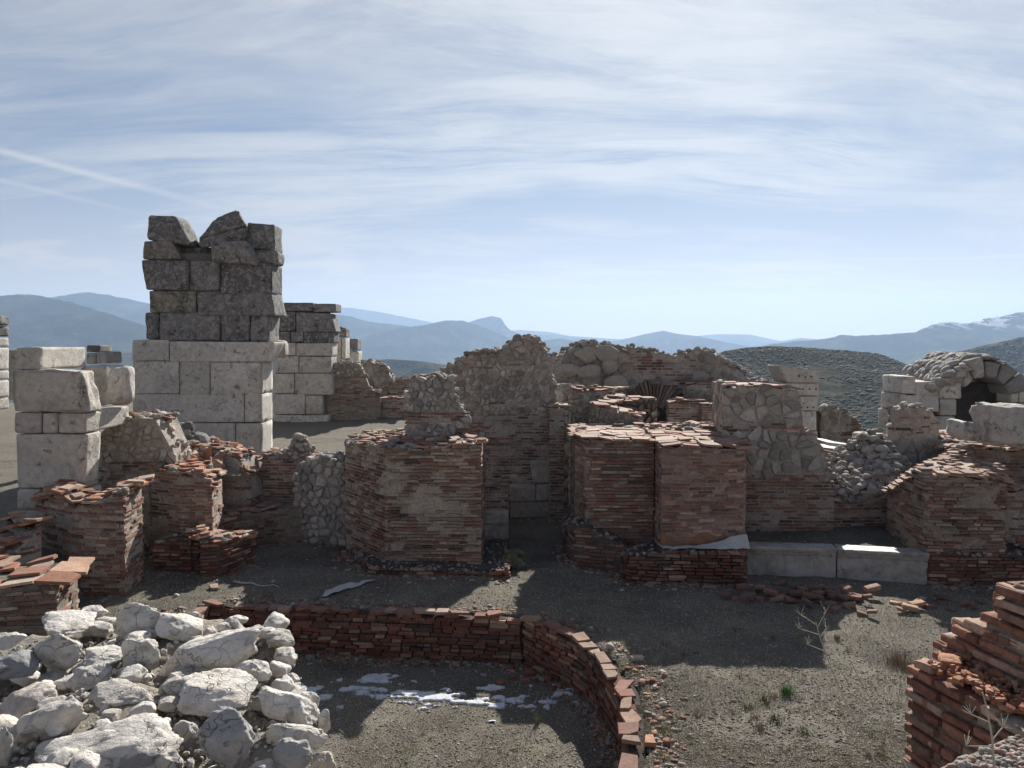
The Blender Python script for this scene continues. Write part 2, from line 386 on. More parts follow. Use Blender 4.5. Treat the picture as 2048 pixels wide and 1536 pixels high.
def face_bricks(mb, path, z0, topf, kindf, rng, pal, ch=.066, bh=.046, blen=(.12, .40), rag=.012, miss=.03, proud=.0, mi=0, dep=.10, corner=.3, mort_c=None):
    L = path.L; z = z0+rng.uniform(0, .02)
    zmax = max(topf(t) for t in np.linspace(0, L, 30))+.02
    k = 0; zo = rng.uniform(0, 50)
    while z < zmax:
        h = bh*rng.uniform(.85, 1.12); s = -rng.uniform(0, .2) if k % 2 else 0.0; k += 1
        s = max(s, 0) if k % 2 == 0 else rng.uniform(0, .04)
        s = s+max(0, n1(z*2.7+zo, 4))*.035
        Lr = L-max(0, n1(z*2.3+zo, 5))*.045-rng.uniform(0, .02)
        rowoff = rng.uniform(-rag, rag)*.5
        while s < Lr-.02:
            l = rng.uniform(*blen); e = min(s+l, Lr)
            if Lr-e < .06: e = Lr
            sc = (s+e)/2; zc = z+h/2
            zn = n1(sc*1.3+zc*2.1+zo, 7)+.6*n1(sc*3.7-zc*4.3+zo, 8)
            er = 1.0
            if mort_c is not None:
                if zn > .72: er = rng.choice((0, 0, .35, .6))      # patches where mortar covers the bricks
                elif rng.random() < .05: er = .3
            if e-s > .03 and zc+h*.3 < topf(sc) and kindf(sc, zc) == 'b' and rng.random() > miss:
                if er == 0: s = e+.01; continue
                o = proud+rowoff+rng.uniform(-rag, rag)
                za = z+rng.uniform(-.005, .005); zb = z+h+rng.uniform(-.005, .005)
                tl = rng.uniform(-.006, .006)
                g = rng.uniform(.003, .010); V = []
                for (ss, oo) in ((s+g, o+rng.uniform(-.006, .006)), (e-g, o+rng.uniform(-.006, .006))):
                    X, Y, nx, ny = path.at(ss); dz = tl if ss > sc else -tl
                    for (zz, d) in ((za+dz, oo), (zb+dz, oo+rng.uniform(-.004, .004)), (zb+dz, -dep), (za+dz, -dep)):
                        V.append((X+nx*d, Y+ny*d, zz))
                bc = brick_col(rng, pal)*(1-.28*max(-1, min(1, zn)))
                if er < 1: bc = bc*er+np.array(mort_c)*(1-er)
                mb.add(V, [(0, 4, 5, 1), (1, 5, 6, 2), (3, 7, 4, 0), (0, 1, 2, 3), (7, 6, 5, 4)], mi, bc)
            s = e+rng.uniform(.004, .018)
        z += ch*rng.uniform(.95, 1.05)
def face_rubble(mb, path, z0, topf, kindf, rng, a=.17, mi=0, cols=None, bulge=.03, joint=.010, key='r', base=-.004, aniso=1.35, drop=.25):
    cols = cols or [(.34, .31, .27), (.38, .35, .31), (.29, .26, .225), (.43, .395, .35), (.25, .225, .195)]
    L = path.L; zmax = max(topf(t) for t in np.linspace(0, L, 40))
    for (c, poly) in voronoi_cells(L, z0, zmax, a, rng, aniso, drop):
        sc, zc = c
        if not (0 <= sc <= L) or zc > topf(min(max(sc, 0), L))-.01 or kindf(sc, zc) != key: continue
        n = len(poly); mx = sum(p[0] for p in poly)/n; mz = sum(p[1] for p in poly)/n
        ext = max(math.hypot(p[0]-mx, p[1]-mz) for p in poly)
        # chamfer the polygon's corners
        q = []
        for k in range(n):
            A, B = poly[k], poly[(k+1) % n]
            q.append((A[0]*.8+B[0]*.2, A[1]*.8+B[1]*.2)); q.append((A[0]*.2+B[0]*.8, A[1]*.2+B[1]*.8))
        n = len(q); f1 = max(.3, 1-joint/ext*1.6); o0 = base+rng.uniform(-.012, .012); bl = bulge*rng.uniform(.5, 1.4)
        tx, tz = rng.uniform(-.15, .15), rng.uniform(-.2, .2)
        V = []
        jr = [rng.uniform(.90, 1.05) for _ in q]; cxo, czo = rng.uniform(-.12, .12)*ext, rng.uniform(-.12, .12)*ext
        for (f, o) in ((f1, -.08), (f1*.98, o0), (f1*.84, o0+bl*.8), (f1*.5, o0+bl)):
            for qi, (x, z) in enumerate(q):
                o_s = o; x = mx+(x-mx)*jr[qi]+(cxo if o > o0+.001 else 0); z = mz+(z-mz)*jr[qi]+(czo if o > o0+.001 else 0)
                x2 = min(max(mx+(x-mx)*f, -.02), L+.02); z2 = mz+(z-mz)*f
                X, Y, nx, ny = path.at(x2); oo = o+(rng.uniform(-.007, .007) if o > -.05 else 0)+((x2-mx)*tx+(z2-mz)*tz if o > -.05 else 0)
                V.append((X+nx*oo, Y+ny*oo, z2))
        F = []
        for r in range(3):
            for k in range(n): F.append((r*n+k, r*n+(k+1) % n, (r+1)*n+(k+1) % n, (r+1)*n+k))
        F.append(tuple(range(3*n, 4*n)))
        c0 = np.array(cols[rng.randrange(len(cols))])*rng.uniform(.85, 1.15)
        mb.add(V, F, mi, c0, False)
def wall(name, label, cat, F, top, z0=-.05, depth=.7, back=None, dzb=0.0, lay=None, cap='tiles', group=None, seed=1, pal='mix',
         a=.17, ch=.066, bh=.042, rag=.012, mort=(.40, .355, .315), tcol=None, miss=.03, ends=(True, True), ragtop=.03, blen=(.12, .33), zoff=None,
         rcols=None, capsz=(.22, .36), rubsz=(.08, .2), bulge=.03, cover=1.0, capover=.008, aniso=1.35, backface=False, meta=None, drop=.36, rotcap=.12, rubn=26, wob=.06, ins=None):
    """F: [(px, Y)...] left to right, front line.  top: [(px, py)...] measured at the front line.  lay: [(py_or_None, kind)...] from the bottom"""
    rng = random.Random(seed*7717+3)
    front = Path([(px2(px, Y), Y) for px, Y in F]); pxs = [px for px, Y in F]
    def Yat(px): return float(np.interp(px, pxs, [Y for _, Y in F]))
    def sat(px): return float(np.interp(px, pxs, front.l))
    pr = lerp_prof([(sat(px), pz(py, Yat(px))) for px, py in top])
    Ymid = sum(Y for _, Y in F)/len(F)
    def topf(t): return pr(t)+n1(t*5, seed)*ragtop+n1(t*13, seed+5)*ragtop*.5
    if back: bpts = [(px2(px, Y), Y) for px, Y in back]
    else:
        bpts = []
        for t in front.l:
            X, Y, nx, ny = front.at(min(t+1e-4, front.L-1e-4)); bpts.append((X-nx*depth, Y-ny*depth))
    bpath = Path(bpts)
    def bat(t): return bpath.at(t/front.L*bpath.L)
    lays = [(pz(py, Ymid) if py is not None else 99, k) for py, k in (lay or [(None, 'b')])]
    def kindf(s, z):
        zz = z+n1(s*2.3, seed+9)*wob
        for zt, k in lays:
            if callable(k): k2 = k(s, z)
            else: k2 = k
            if zz < zt: return k2
        return 'b'
    # core
    NS = max(6, int(front.L/.12)); NV = 6; V = []; Fc = []
    ins = (.05 if pal == 'dry' else .014) if ins is None else ins
    bmat = M['dry_brick'] if pal == 'dry' else M['brick']
    tt = [ins+(front.L-2*ins)*i/NS for i in range(NS+1)]
    def T(t, v): return topf(t)+dzb*v
    def XY(t, v):
        X, Y, nx, ny = front.at(t); X2, Y2, _, _ = bat(t)
        vv = ins/depth*1.0+(1-2*ins/depth)*v if depth > .1 else v
        return X+(X2-X)*vv, Y+(Y2-Y)*vv
    grid = {}
    for i, t in enumerate(tt):
        for j in range(NV+1):
            v = j/NV; X, Y = XY(t, v)
            z = T(t, v)-.03+n1(t*7+v*3.3+j*1.7, seed+3)*.025
            grid[(i, j)] = len(V); V.append((X, Y, max(z, z0+.02)))
    nb = len(V)
    for i, t in enumerate(tt):
        for j in (0, NV):
            X, Y = XY(t, j/NV); grid[('b', i, j)] = len(V); V.append((X, Y, z0-.1))
    for i in range(NS):
        for j in range(NV): Fc.append((grid[(i, j)], grid[(i+1, j)], grid[(i+1, j+1)], grid[(i, j+1)]))
        Fc.append((grid[('b', i, 0)], grid[('b', i+1, 0)], grid[(i+1, 0)], grid[(i, 0)]))
        Fc.append((grid[(i, NV)], grid[(i+1, NV)], grid[('b', i+1, NV)], grid[('b', i, NV)]))
    for i, rv in ((0, True), (NS, False)):
        f = [grid[('b', i, 0)]]+[grid[(i, j)] for j in range(NV+1)]+[grid[('b', i, NV)]]
        Fc.append(tuple(f if rv else f[::-1]))
    mb = MB(); mb.add(V, Fc, 1, mort, False)
    rb = MB()
    P_ = PAL[pal]
    has_r = any(k == 'r' or callable(k) for _, k in lays)
    faces = [(front, topf)]
    if ends[1]: 
        pe = Path([front.p[-1], bpts[-1]]); faces.append((pe, lambda t, e=front.L, q=pe.L: topf(e)+dzb*t/q))
    if ends[0]:
        pl = Path([bpts[0], front.p[0]]); faces.append((pl, lambda t, q=pl.L: topf(0)+dzb*(1-t/q)))
    if backface:
        pb = Path(bpts[::-1]); faces.append((pb, lambda t, q=pb.L: topf((1-t/q)*front.L)+dzb))
    for pth, tf in faces:
        if any(k == 'b' or callable(k) for _, k in lays):
            face_bricks(mb, pth, z0-.03, tf, kindf, rng, P_, ch, bh, blen, rag, miss, mort_c=None if pal == 'dry' else mort)
        if has_r: face_rubble(rb, pth, z0-.03, tf, kindf, rng, a*.80, cols=rcols, bulge=bulge, aniso=aniso, drop=drop)
    root = mb.build(name, [bmat, M['mortar']]); tag(root, label, cat, group, 'thing')
    if cap == 'tiles' or cap == 'both':
        cb = MB(); tc = tcol or TILE
        D = np.linalg.norm(np.array(bpts[0])-front.p[0]) if not back else np.linalg.norm(np.array(bpts[len(bpts)//2])-front.p[len(bpts)//2])
        v = -capover
        while v < D-.05:
            w = rng.uniform(*capsz)*.9; t = -capover*rng.random()*2
            while t < front.L-.03:
                l = rng.uniform(*capsz)
                vc = (v+w/2)/D; tc_ = t+l/2
                if rng.random() < cover:
                    X, Y, nx, ny = front.at(min(tc_, front.L)); X2, Y2, _, _ = bat(min(max(tc_, 0), front.L))
                    x = X+(X2-X)*vc; y = Y+(Y2-Y)*vc
                    e = .12; slope = (topf(min(tc_+e, front.L))-topf(max(tc_-e, 0)))/(2*e); slope = max(-.35, min(.35, slope))
                    zz = T(min(max(tc_, 0), front.L), vc)-.012+rng.uniform(0, .022)
                    yaw = math.atan2(nx, -ny)+rng.uniform(-rotcap, rotcap)
                    slab(cb, (x, y, zz), l-.012, w-.012, rng.uniform(.028, .045), yaw, slope*.7+rng.uniform(-.05, .05), dzb/max(D, .1)+rng.uniform(-.05, .05), rng, 0, np.array(tc[rng.randrange(len(tc))])*rng.uniform(.8, 1.15))
                    if cap == 'both' or rng.random() < .12:
                        slab(cb, (x+rng.uniform(-.08, .08), y+rng.uniform(-.08, .08), zz+.045), l*rng.uniform(.4, .8), w*rng.uniform(.5, .8), .035, yaw+rng.uniform(-.5, .5), rng.uniform(-.12, .12), rng.uniform(-.12, .12), rng, 0, np.array(tc[rng.randrange(len(tc))])*rng.uniform(.8, 1.15))
                t += l
            v += w
        if cb.nv: cb.build('tile_capping', M['tile'], root)
    if cap in ('rubble', 'both'):
        cb = MB(); cols = rcols or [(.29, .265, .23), (.35, .32, .285), (.24, .21, .185), (.39, .355, .31)]
        D = np.linalg.norm(np.array(bpts[0])-front.p[0])
        nR = int(front.L*D*rubn)
        for q in range(nR):
            t = rng.uniform(.02, front.L-.02); v = rng.random()**1.3; s_ = rng.uniform(*rubsz)
            X, Y, nx, ny = front.at(t); X2, Y2, _, _ = bat(t)
            v = min(max(v, s_*.3/D), 1)
            rock(cb, (X+(X2-X)*v, Y+(Y2-Y)*v, T(t, v)-.01+rng.uniform(-.02, s_*.25)), (s_*rng.uniform(.8, 1.5), s_, s_*rng.uniform(.55, .9)), rng.randrange(10**6), 1 if s_ < .12 else 2, 9, 10, .03,
                 (rng.uniform(-.4, .4), rng.uniform(-.4, .4), rng.uniform(0, 6.3)), 0, np.array(cols[rng.randrange(len(cols))])*rng.uniform(.75, 1.15), False)
        if cb.nv:
            off = rb.nv; rb.v += cb.v; rb.f += [tuple(i+off for i in f_) for f_ in cb.f]; rb.m += cb.m; rb.c += cb.c; rb.smooth += cb.smooth; rb.nv += cb.nv
    if rb.nv: rb.build('rubble_facing', M['rubble'], root)
    WALLS[label] = dict(front=front, topf=topf, root=root, kindf=kindf)
    return root
def face_patch(root, front, px0, px1, py0, py1, Y, mat, col, depth=.3, proud=.02, seed=1, name='stone_block', skew=(0, 0, 0, 0), rnd=.03, amp=.015, n=8):
    """a squared block let into a face, as a part of the wall"""
    mb = MB(); y0 = Y-proud
    a, b, c, d = skew
    C = [(px2(px0+a, Y), y0, pz(py1, Y)), (px2(px1+b, Y), y0, pz(py1, Y)), (px2(px1+b, Y), y0+depth, pz(py1, Y)), (px2(px0+a, Y), y0+depth, pz(py1, Y)),
         (px2(px0+c, Y), y0, pz(py0, Y)), (px2(px1+d, Y), y0, pz(py0, Y)), (px2(px1+d, Y), y0+depth, pz(py0, Y)), (px2(px0+c, Y), y0+depth, pz(py0, Y))]
    hexa(mb, C, rnd, amp, n, 0, col, seed)
    return mb.build(name, mat, root)
def ablock(px, py, Y, depth, rnd=.03, amp=.012, col=(.40, .365, .325), seed=1, n=9, skew=None, dyr=0.0, mb=None, top=None, gap=.006, chip=1.0, ns=3.0):
    """block by its front-face pixel rectangle; skew: pixel shifts (x,y) of bl, br, tr, tl"""
    mb = mb or MB(); k = skew or ((0, 0),)*4
    q = [(px[0]+k[0][0], py[1]+k[0][1]), (px[1]+k[1][0], py[1]+k[1][1]), (px[1]+k[2][0], py[0]+k[2][1]), (px[0]+k[3][0], py[0]+k[3][1])]
    def pt(i, add):
        yy = Y+(dyr if i in (1, 2) else 0)
        x, _, z = P3(q[i][0], q[i][1], yy); return (x+(gap if i in (0, 3) else -gap), yy+add, z+(gap if i in (0, 1) else -gap))
    C = [pt(0, 0), pt(1, 0), pt(1, depth), pt(0, depth), pt(3, 0), pt(2, 0), pt(2, depth), pt(3, depth)]
    hexa(mb, C, rnd, amp, n, 0, col, seed, ns, chip); return mb
# ------------------------------------------------------------------ the ground
PIT_F = [(px2(392, 11.6, 1240), 11.6), (px2(415, 12.3, 1225), 12.3), (px2(600, 12.1, 1230), 12.1), (px2(800, 11.95, 1240), 11.95), (px2(1046, 11.72, 1252), 11.72)]
PIT_R = [(px2(1046, 11.72, 1252), 11.72), (px2(1150, 10.85, 1300), 10.85), (px2(1200, 10.15, 1345), 10.15), (px2(1238, 9.3, 1400), 9.3), (px2(1248, 8.5, 1470), 8.5), (px2(1243, 7.7, 1540), 7.7), (1.0, 6.9), (.6, 6.0), (0.0, 5.2)]
PIT_Z = -.68
def inpoly(x, y, poly):
    r = np.zeros(x.shape, bool); n = len(poly)
    for i in range(n):
        x1, y1 = poly[i]; x2, y2 = poly[(i+1) % n]
        c = ((y1 > y) != (y2 > y)) & (x < (x2-x1)*(y-y1)/((y2-y1) if y2 != y1 else 1e-9)+x1); r ^= c
    return r
PIT_POLY = PIT_F+PIT_R[1:]+[(-4.2, 4.0)]
def off_poly(pts, d):
    out = []
    for i, p in enumerate(pts):
        a = pts[max(i-1, 0)]; b = pts[min(i+1, len(pts)-1)]; dx_, dy_ = b[0]-a[0], b[1]-a[1]; l_ = math.hypot(dx_, dy_)
        out.append((p[0]-dy_/l_*d, p[1]+dx_/l_*d))
    return out
PIT_GROUND = off_poly(PIT_F+PIT_R[1:], .22)+[(-4.2, 4.0)]
def sstep(a, b, x):
    t = np.clip((x-a)/(b-a), 0, 1); return t*t*(3-2*t)
def ground_z(x, y):
    x = np.asarray(x, float); y = np.asarray(y, float)
    terr = np.clip(.7+.06*(y-14), .35, 1.62)
    # left terrace
    lt = sstep(-7.2, -7.9, x)*sstep(9, 12.5, y)
    lt = np.maximum(lt, sstep(-8.2, -8.5, x)*sstep(16.0, 16.6, y))
    lt = np.maximum(lt, sstep(20.7, 21.0, y)*sstep(-1.9, -2.3, x))
    lt = np.maximum(lt, sstep(21.5, 24.5, y)*.95)
    rt = sstep(4.4, 5.2, x)*sstep(16.2, 17.2, y)*.85
    z = terr*np.maximum(lt, rt)
    # raised soil behind the marble bench
    z = np.maximum(z, .50*sstep(4.25, 4.3, x)*sstep(7.75, 7.6, x)*sstep(14.2, 14.3, y)*sstep(17, 16.4, y))
    z = z+.035*fbm(np.stack([x.ravel()*.9, y.ravel()*.9, x.ravel()*0], 1), 5, 4).reshape(x.shape)
    z = z+.010*fbm(np.stack([x.ravel()*7, y.ravel()*7, x.ravel()*0], 1), 6, 3).reshape(x.shape)
    pit = inpoly(x, y, PIT_GROUND)
    z = np.where(pit, PIT_Z+.02*fbm(np.stack([x.ravel()*1.5, y.ravel()*1.5, x.ravel()*0], 1), 8, 3).reshape(x.shape), z)
    edge = 36-11.5*sstep(-3.0, 3.0, x)
    far = np.clip(y-edge, 0, None)+np.clip(np.abs(x)-60, 0, None)*.5+np.clip(-4-y, 0, None)
    drop = -152*(1-np.exp(-far/230.0))
    big = 10*fbm(np.stack([x.ravel()/420, y.ravel()/420, x.ravel()*0], 1), 9, 4).reshape(x.shape)*sstep(80, 900, far)
    return z+drop+big
def spaced(lo, hi, step, grow, out_lo, out_hi):
    c = list(np.arange(lo, hi+1e-6, step)); d = step; v = hi
    while v < out_hi: d *= grow; v += d; c.append(v)
    d = step; v = lo; pre = []
    while v > out_lo: d *= grow; v -= d; pre.append(v)
    return np.array(pre[::-1]+c)
def grid_mesh(name, xs, ys, zf, mat, dx=None):
    X, Y = np.meshgrid(xs, ys); Z = zf(X, Y); nx, ny = len(xs), len(ys)
    V = np.stack([X.ravel(), Y.ravel(), Z.ravel()], 1)
    a = (np.arange(ny-1)[:, None]*nx+np.arange(nx-1)[None, :]).ravel()
    F = np.stack([a, a+1, a+nx+1, a+nx], 1)
    me = bpy.data.meshes.new(name); o = bpy.data.objects.new(name, me); SC.collection.objects.link(o)
    me.vertices.add(len(V)); me.vertices.foreach_set('co', V.astype(np.float32).ravel())
    me.loops.add(F.size); me.polygons.add(len(F)); me.loops.foreach_set('vertex_index', F.astype(np.int32).ravel())
    me.polygons.foreach_set('loop_start', (np.arange(len(F))*4).astype(np.int32)); me.polygons.foreach_set('loop_total', np.full(len(F), 4, np.int32))
    me.polygons.foreach_set('use_smooth', np.ones(len(F), bool)); me.materials.append(mat); me.update(calc_edges=True)
    return o
def mat_ground():
    m = bpy.data.materials.new('dry_turf_and_gravel'); m.use_nodes = True; t = NT(m.node_tree)
    g = t.n('ShaderNodeNewGeometry'); co = (g, 0)
    sep = t.n('ShaderNodeSeparateXYZ', {0: co})
    fine = t.noise(co, 60, 6, .75); mid = t.noise(co, 8, 5, .65); big = t.noise(co, 1.1, 4, .6)
    vor = t.n('ShaderNodeTexVoronoi', {'Vector': co, 'Scale': 34.0})
    base = t.ramp(fine, [(.34, (.025, .021, .017, 1)), (.46, (.105, .093, .076, 1)), (.59, (.28, .257, .218, 1)), (.70, (.55, .515, .45, 1))])
    peb = t.ramp((vor, 0), [(.0, 1.0), (.10, 1.0), (.16, 0.0)])
    pk = t.ramp(t.noise(co, 11, 2, .5), [(.5, 0.0), (.6, 1.0)])
    c = t.mix(t.math('MULTIPLY', peb, t.math('MULTIPLY', pk, .6)), base, (.5, .47, .42, 1))
    c = t.mix(t.ramp(mid, [(.42, 0.0), (.68, .45)]), c, (.15, .115, .085, 1))
    green = t.ramp(t.noise(co, 1.6, 5, .7, .4), [(.53, 0.0), (.68, .55)])
    c = t.mix(green, c, (.12, .125, .07, 1))
    c = t.mix(1.0, c, t.ramp(t.noise(co, .8, 4, .6), [(.35, .72), (.65, 1.3)]), 'MULTIPLY')
    # pale sandy earth on the upper terrace
    up = t.n('ShaderNodeMapRange', {0: (sep, 2), 1: .45, 2: .9, 3: 0.0, 4: .75})
    c = t.mix(up, c, t.ramp(fine, [(.3, (.10, .088, .07, 1)), (.55, (.20, .18, .15, 1)), (.75, (.32, .30, .26, 1))]))
    # scrub and pasture far down the valley
    fv = t.noise(co, .004, 8, .65)
    farc = t.ramp(fv, [(.35, (.030, .040, .022, 1)), (.5, (.07, .072, .045, 1)), (.62, (.15, .135, .095, 1)), (.75, (.24, .22, .17, 1))])
    fm = t.n('ShaderNodeMapRange', {0: (sep, 2), 1: -6.0, 2: -14.0, 3: 0.0, 4: 1.0})
    c = t.mix(fm, c, farc)
    bp = t.n('ShaderNodeBump', {'Height': t.math('ADD', fine, t.math('MULTIPLY', mid, .8)), 'Strength': .8, 'Distance': .03})
    bs = t.n('ShaderNodeBsdfPrincipled', {'Roughness': .95, 'Normal': bp, 'Specular IOR Level': .15})
    t.nt.links.new(c.outputs[2], bs.inputs['Base Color']); t.n('ShaderNodeOutputMaterial', {0: bs}); return m
M['ground'] = mat_ground()
gx = spaced(-11, 12, .075, 1.11, -11000, 11000); gy = spaced(3, 24, .075, 1.09, -300, 9900)
tag(grid_mesh('ground', gx, gy, ground_z, M['ground']), kind='structure')

# ------------------------------------------------------------------ hills and mountains
def mat_hill(name, stops, sc, snow=None, scrub=None, bump=1.0):
    m = bpy.data.materials.new(name); m.use_nodes = True; t = NT(m.node_tree)
    g = t.n('ShaderNodeNewGeometry'); co = (g, 0)
    n = t.noise(co, sc, 8, .68)
    c = t.ramp(n, stops)
    out = c
    if scrub:
        v = t.n('ShaderNodeTexVoronoi', {'Vector': co, 'Scale': scrub, 'Randomness': 1.0})
        rr = t.ramp((v, 0), [(.25, 1.0), (.45, 0.0)])
        dm = t.math('MULTIPLY', rr, t.ramp(t.noise(co, scrub*.12, 4, .6), [(.35, .25), (.6, .95)]))
        out = t.mix(dm, c, (.022, .030, .018, 1))
    if snow:
        sm = t.ramp(t.noise(co, snow[0], 7, .7, .6), [(snow[1], 0.0), (snow[1]+.05, 1.0)])
        sep = t.n('ShaderNodeSeparateXYZ', {0: co})
        hm = t.n('ShaderNodeMapRange', {0: (sep, 2), 1: snow[2], 2: snow[3], 3: 0.0, 4: 1.0})
        out = t.mix(t.math('MULTIPLY', sm, hm), out, (.75, .77, .8, 1))
    bp = t.n('ShaderNodeBump', {'Height': n, 'Strength': bump, 'Distance': .35/sc*.3})
    bs = t.n('ShaderNodeBsdfPrincipled', {'Roughness': 1.0, 'Normal': bp, 'Specular IOR Level': 0.0})
    t.nt.links.new(out.outputs[2 if out.bl_idname == 'ShaderNodeMix' else 0], bs.inputs['Base Color']); t.n('ShaderNodeOutputMaterial', {0: bs}); return m
FOREST = [(.3, (.018, .026, .016, 1)), (.5, (.035, .045, .028, 1)), (.64, (.085, .085, .06, 1)), (.8, (.15, .14, .11, 1))]
M['mountain'] = mat_hill('forested_mountain', FOREST, .0035)
M['mountain_snow'] = mat_hill('snow_dusted_mountain', FOREST, .004, snow=(.010, .49, 60, 120))
M['scrubhill'] = mat_hill('scrub_hillside', [(.3, (.05, .05, .036, 1)), (.5, (.085, .082, .06, 1)), (.62, (.13, .122, .098, 1)), (.78, (.24, .23, .20, 1))], .10, scrub=.42)
M['scrubhill2'] = mat_hill('scrub_hillside_far', [(.3, (.05, .055, .032, 1)), (.5, (.085, .085, .055, 1)), (.65, (.15, .13, .09, 1)), (.8, (.24, .22, .18, 1))], .05, scrub=.14)
def ridge(name, prof, D, W, zb, mat, seed, rough=.06, nx=260, nv=44, wander=.08, pw=1.25, kind='structure', backw=.5):
    x0, x1 = prof[0][0], prof[-1][0]; f = lerp_prof(prof)
    V = []; us = np.linspace(x0, x1, nx)
    crest_y = D*(1+wander*fbm(np.stack([us/260, us*0, us*0], 1), seed, 3))
    cz = np.array([pz(f(u), y) for u, y in zip(us, crest_y)])
    vs = np.concatenate([-np.linspace(1, 0, nv)**1.3, np.linspace(0, 1, 8)[1:]])
    U, Vv = np.meshgrid(np.arange(nx), vs)
    cy = crest_y[U]; czz = cz[U]
    Yv = cy+np.where(Vv < 0, Vv*W, Vv*W*backw)
    fr = np.clip(1-np.abs(Vv), 0, 1)**pw
    hgt = np.maximum(czz-zb, 3)
    X = np.array([px2(u, 1.0, 690) for u in us])[U]*cy
    pts = np.stack([X.ravel()/(W*.30), Yv.ravel()/(W*.30), X.ravel()*0], 1)
    nz = fbm(pts, seed+3, 6, .55).reshape(X.shape)
    g = 1-np.abs(fbm(pts*1.6, seed+7, 5, .5).reshape(X.shape))
    Z = zb+hgt*fr+hgt*rough*(nz*1.6+(g-.7)*1.4)*np.clip(np.abs(Vv)*5, 0, 1)*(.35+.65*fr)
    small = hgt*rough*.10*fbm(np.stack([X.ravel()/(W*.02), Yv.ravel()/(W*.02), X.ravel()*0], 1), seed+11, 3).reshape(X.shape)
    Z = Z+small*np.clip(1-fr*.0, 0, 1)
    Z = np.where(np.abs(Vv) > .97, zb-60, Z)
    n2 = len(vs); VV = np.stack([X.ravel(), Yv.ravel(), Z.ravel()], 1)
    a = (np.arange(n2-1)[:, None]*nx+np.arange(nx-1)[None, :]).ravel()
    F = np.stack([a, a+1, a+nx+1, a+nx], 1)
    mb = MB(); mb.add(VV, [tuple(q) for q in F], 0, (.1, .1, .1), True)
    o = mb.build(name, mat); tag(o, kind=kind); RIDGE[seed] = (X, Yv, Z, Vv); return o
RIDGE = {}
ridge('mountain', [(480, 700), (560, 625), (640, 617), (700, 615), (760, 624), (820, 636), (900, 652), (980, 662), (1040, 660), (1100, 664), (1140, 672), (1200, 676), (1300, 682), (1390, 672), (1440, 668), (1500, 669), (1560, 682), (1640, 692)], 8600, 1300, -150, M['mountain'], 11, .03)
ridge('mountain', [(980, 690), (1060, 668), (1120, 671), (1180, 679), (1260, 690), (1400, 684), (1480, 680), (1540, 686), (1600, 676), (1660, 680), (1760, 690)], 7200, 1200, -150, M['mountain'], 13, .04)
ridge('mountain', [(-300, 640), (-60, 600), (60, 600), (115, 594), (170, 584), (215, 589), (270, 600), (330, 616), (420, 640), (540, 655), (600, 640), (670, 629), (700, 632), (740, 644), (800, 650), (860, 660), (960, 690)], 5600, 1700, -150, M['mountain'], 17, .07)
ridge('mountain', [(-500, 560), (-200, 600), (0, 592), (60, 587), (110, 597), (150, 606), (220, 628), (320, 660), (420, 685), (560, 700)], 3600, 1500, -150, M['mountain'], 19, .10)
ridge('mountain', [(860, 672), (930, 647), (960, 637), (985, 632), (1002, 636), (1011, 650), (1020, 660), (1045, 670), (1075, 683), (1140, 700)], 6000, 700, -150, M['mountain'], 23, .05)
ridge('mountain', [(600, 712), (680, 688), (740, 670), (800, 656), (850, 650), (890, 641), (925, 641), (960, 652), (1010, 672), (1060, 692), (1130, 712)], 4700, 900, -150, M['mountain'], 29, .05)
ridge('mountain', [(1040, 700), (1085, 681), (1120, 677), (1160, 684), (1215, 700)], 4900, 500, -150, M['mountain'], 31, .05)
ridge('mountain', [(1120, 712), (1190, 690), (1240, 680), (1290, 668), (1328, 661), (1350, 667), (1400, 673), (1450, 684), (1540, 700), (1620, 712)], 5600, 800, -150, M['mountain'], 37, .05)
ridge('mountain', [(1480, 705), (1540, 688), (1600, 682), (1650, 678), (1682, 670), (1720, 672), (1760, 669), (1830, 664), (1850, 655), (1880, 644), (1930, 645), (1975, 636), (2010, 630), (2048, 622), (2200, 600), (2500, 580)], 3900, 1400, -150, M['mountain_snow'], 41, .12)
ridge('hill', [(560, 735), (640, 722), (720, 721), (780, 718), (840, 722), (900, 730), (1000, 748), (1100, 765)], 1500, 420, -150, M['scrubhill2'], 43, .06)
ridge('hill', [(-500, 700), (-200, 690), (0, 700), (120, 712), (260, 706), (380, 722), (520, 742)], 1900, 700, -150, M['scrubhill2'], 47, .12)
ridge('hill', [(1560, 800), (1700, 760), (1790, 735), (1850, 722), (1920, 702), (1980, 688), (2048, 673), (2200, 650), (2500, 620)], 950, 420, -110, M['scrubhill2'], 53, .05)
ridge('hill', [(1250, 800), (1340, 752), (1400, 722), (1450, 702), (1490, 695), (1540, 692), (1600, 694), (1660, 699), (1720, 703), (1755, 708), (1790, 722), (1840, 742), (1880, 764), (1980, 800)], 430, 260, -42, M['scrubhill'], 59, .035, 340, 60, .02, 1.1)

# ------------------------------------------------------------------ haze
hz = MB(); hz.add(boxc(-11500, 11500, -320, 10200, -320, 560), [(0, 3, 2, 1), (4, 5, 6, 7), (0, 1, 5, 4), (1, 2, 6, 5), (2, 3, 7, 6), (3, 0, 4, 7)])
hm = bpy.data.materials.new('thin_blue_haze'); hm.use_nodes = True; t = NT(hm.node_tree)
pv = t.n('ShaderNodeVolumePrincipled', {'Color': (.47, .66, .96, 1), 'Density': 1.25e-4, 'Anisotropy': .3})
t.n('ShaderNodeOutputMaterial', {1: (pv, 0)})
tag(hz.build('haze', hm), kind='stuff')
# ================================================================== ruins, centre
B = 'b'; R = 'r'
STN = [(.52, .49, .45), (.55, .52, .48), (.48, .455, .415), (.58, .55, .51)]
DRK = [(.15, .147, .145), (.18, .176, .172), (.125, .123, .122), (.20, .195, .188)]
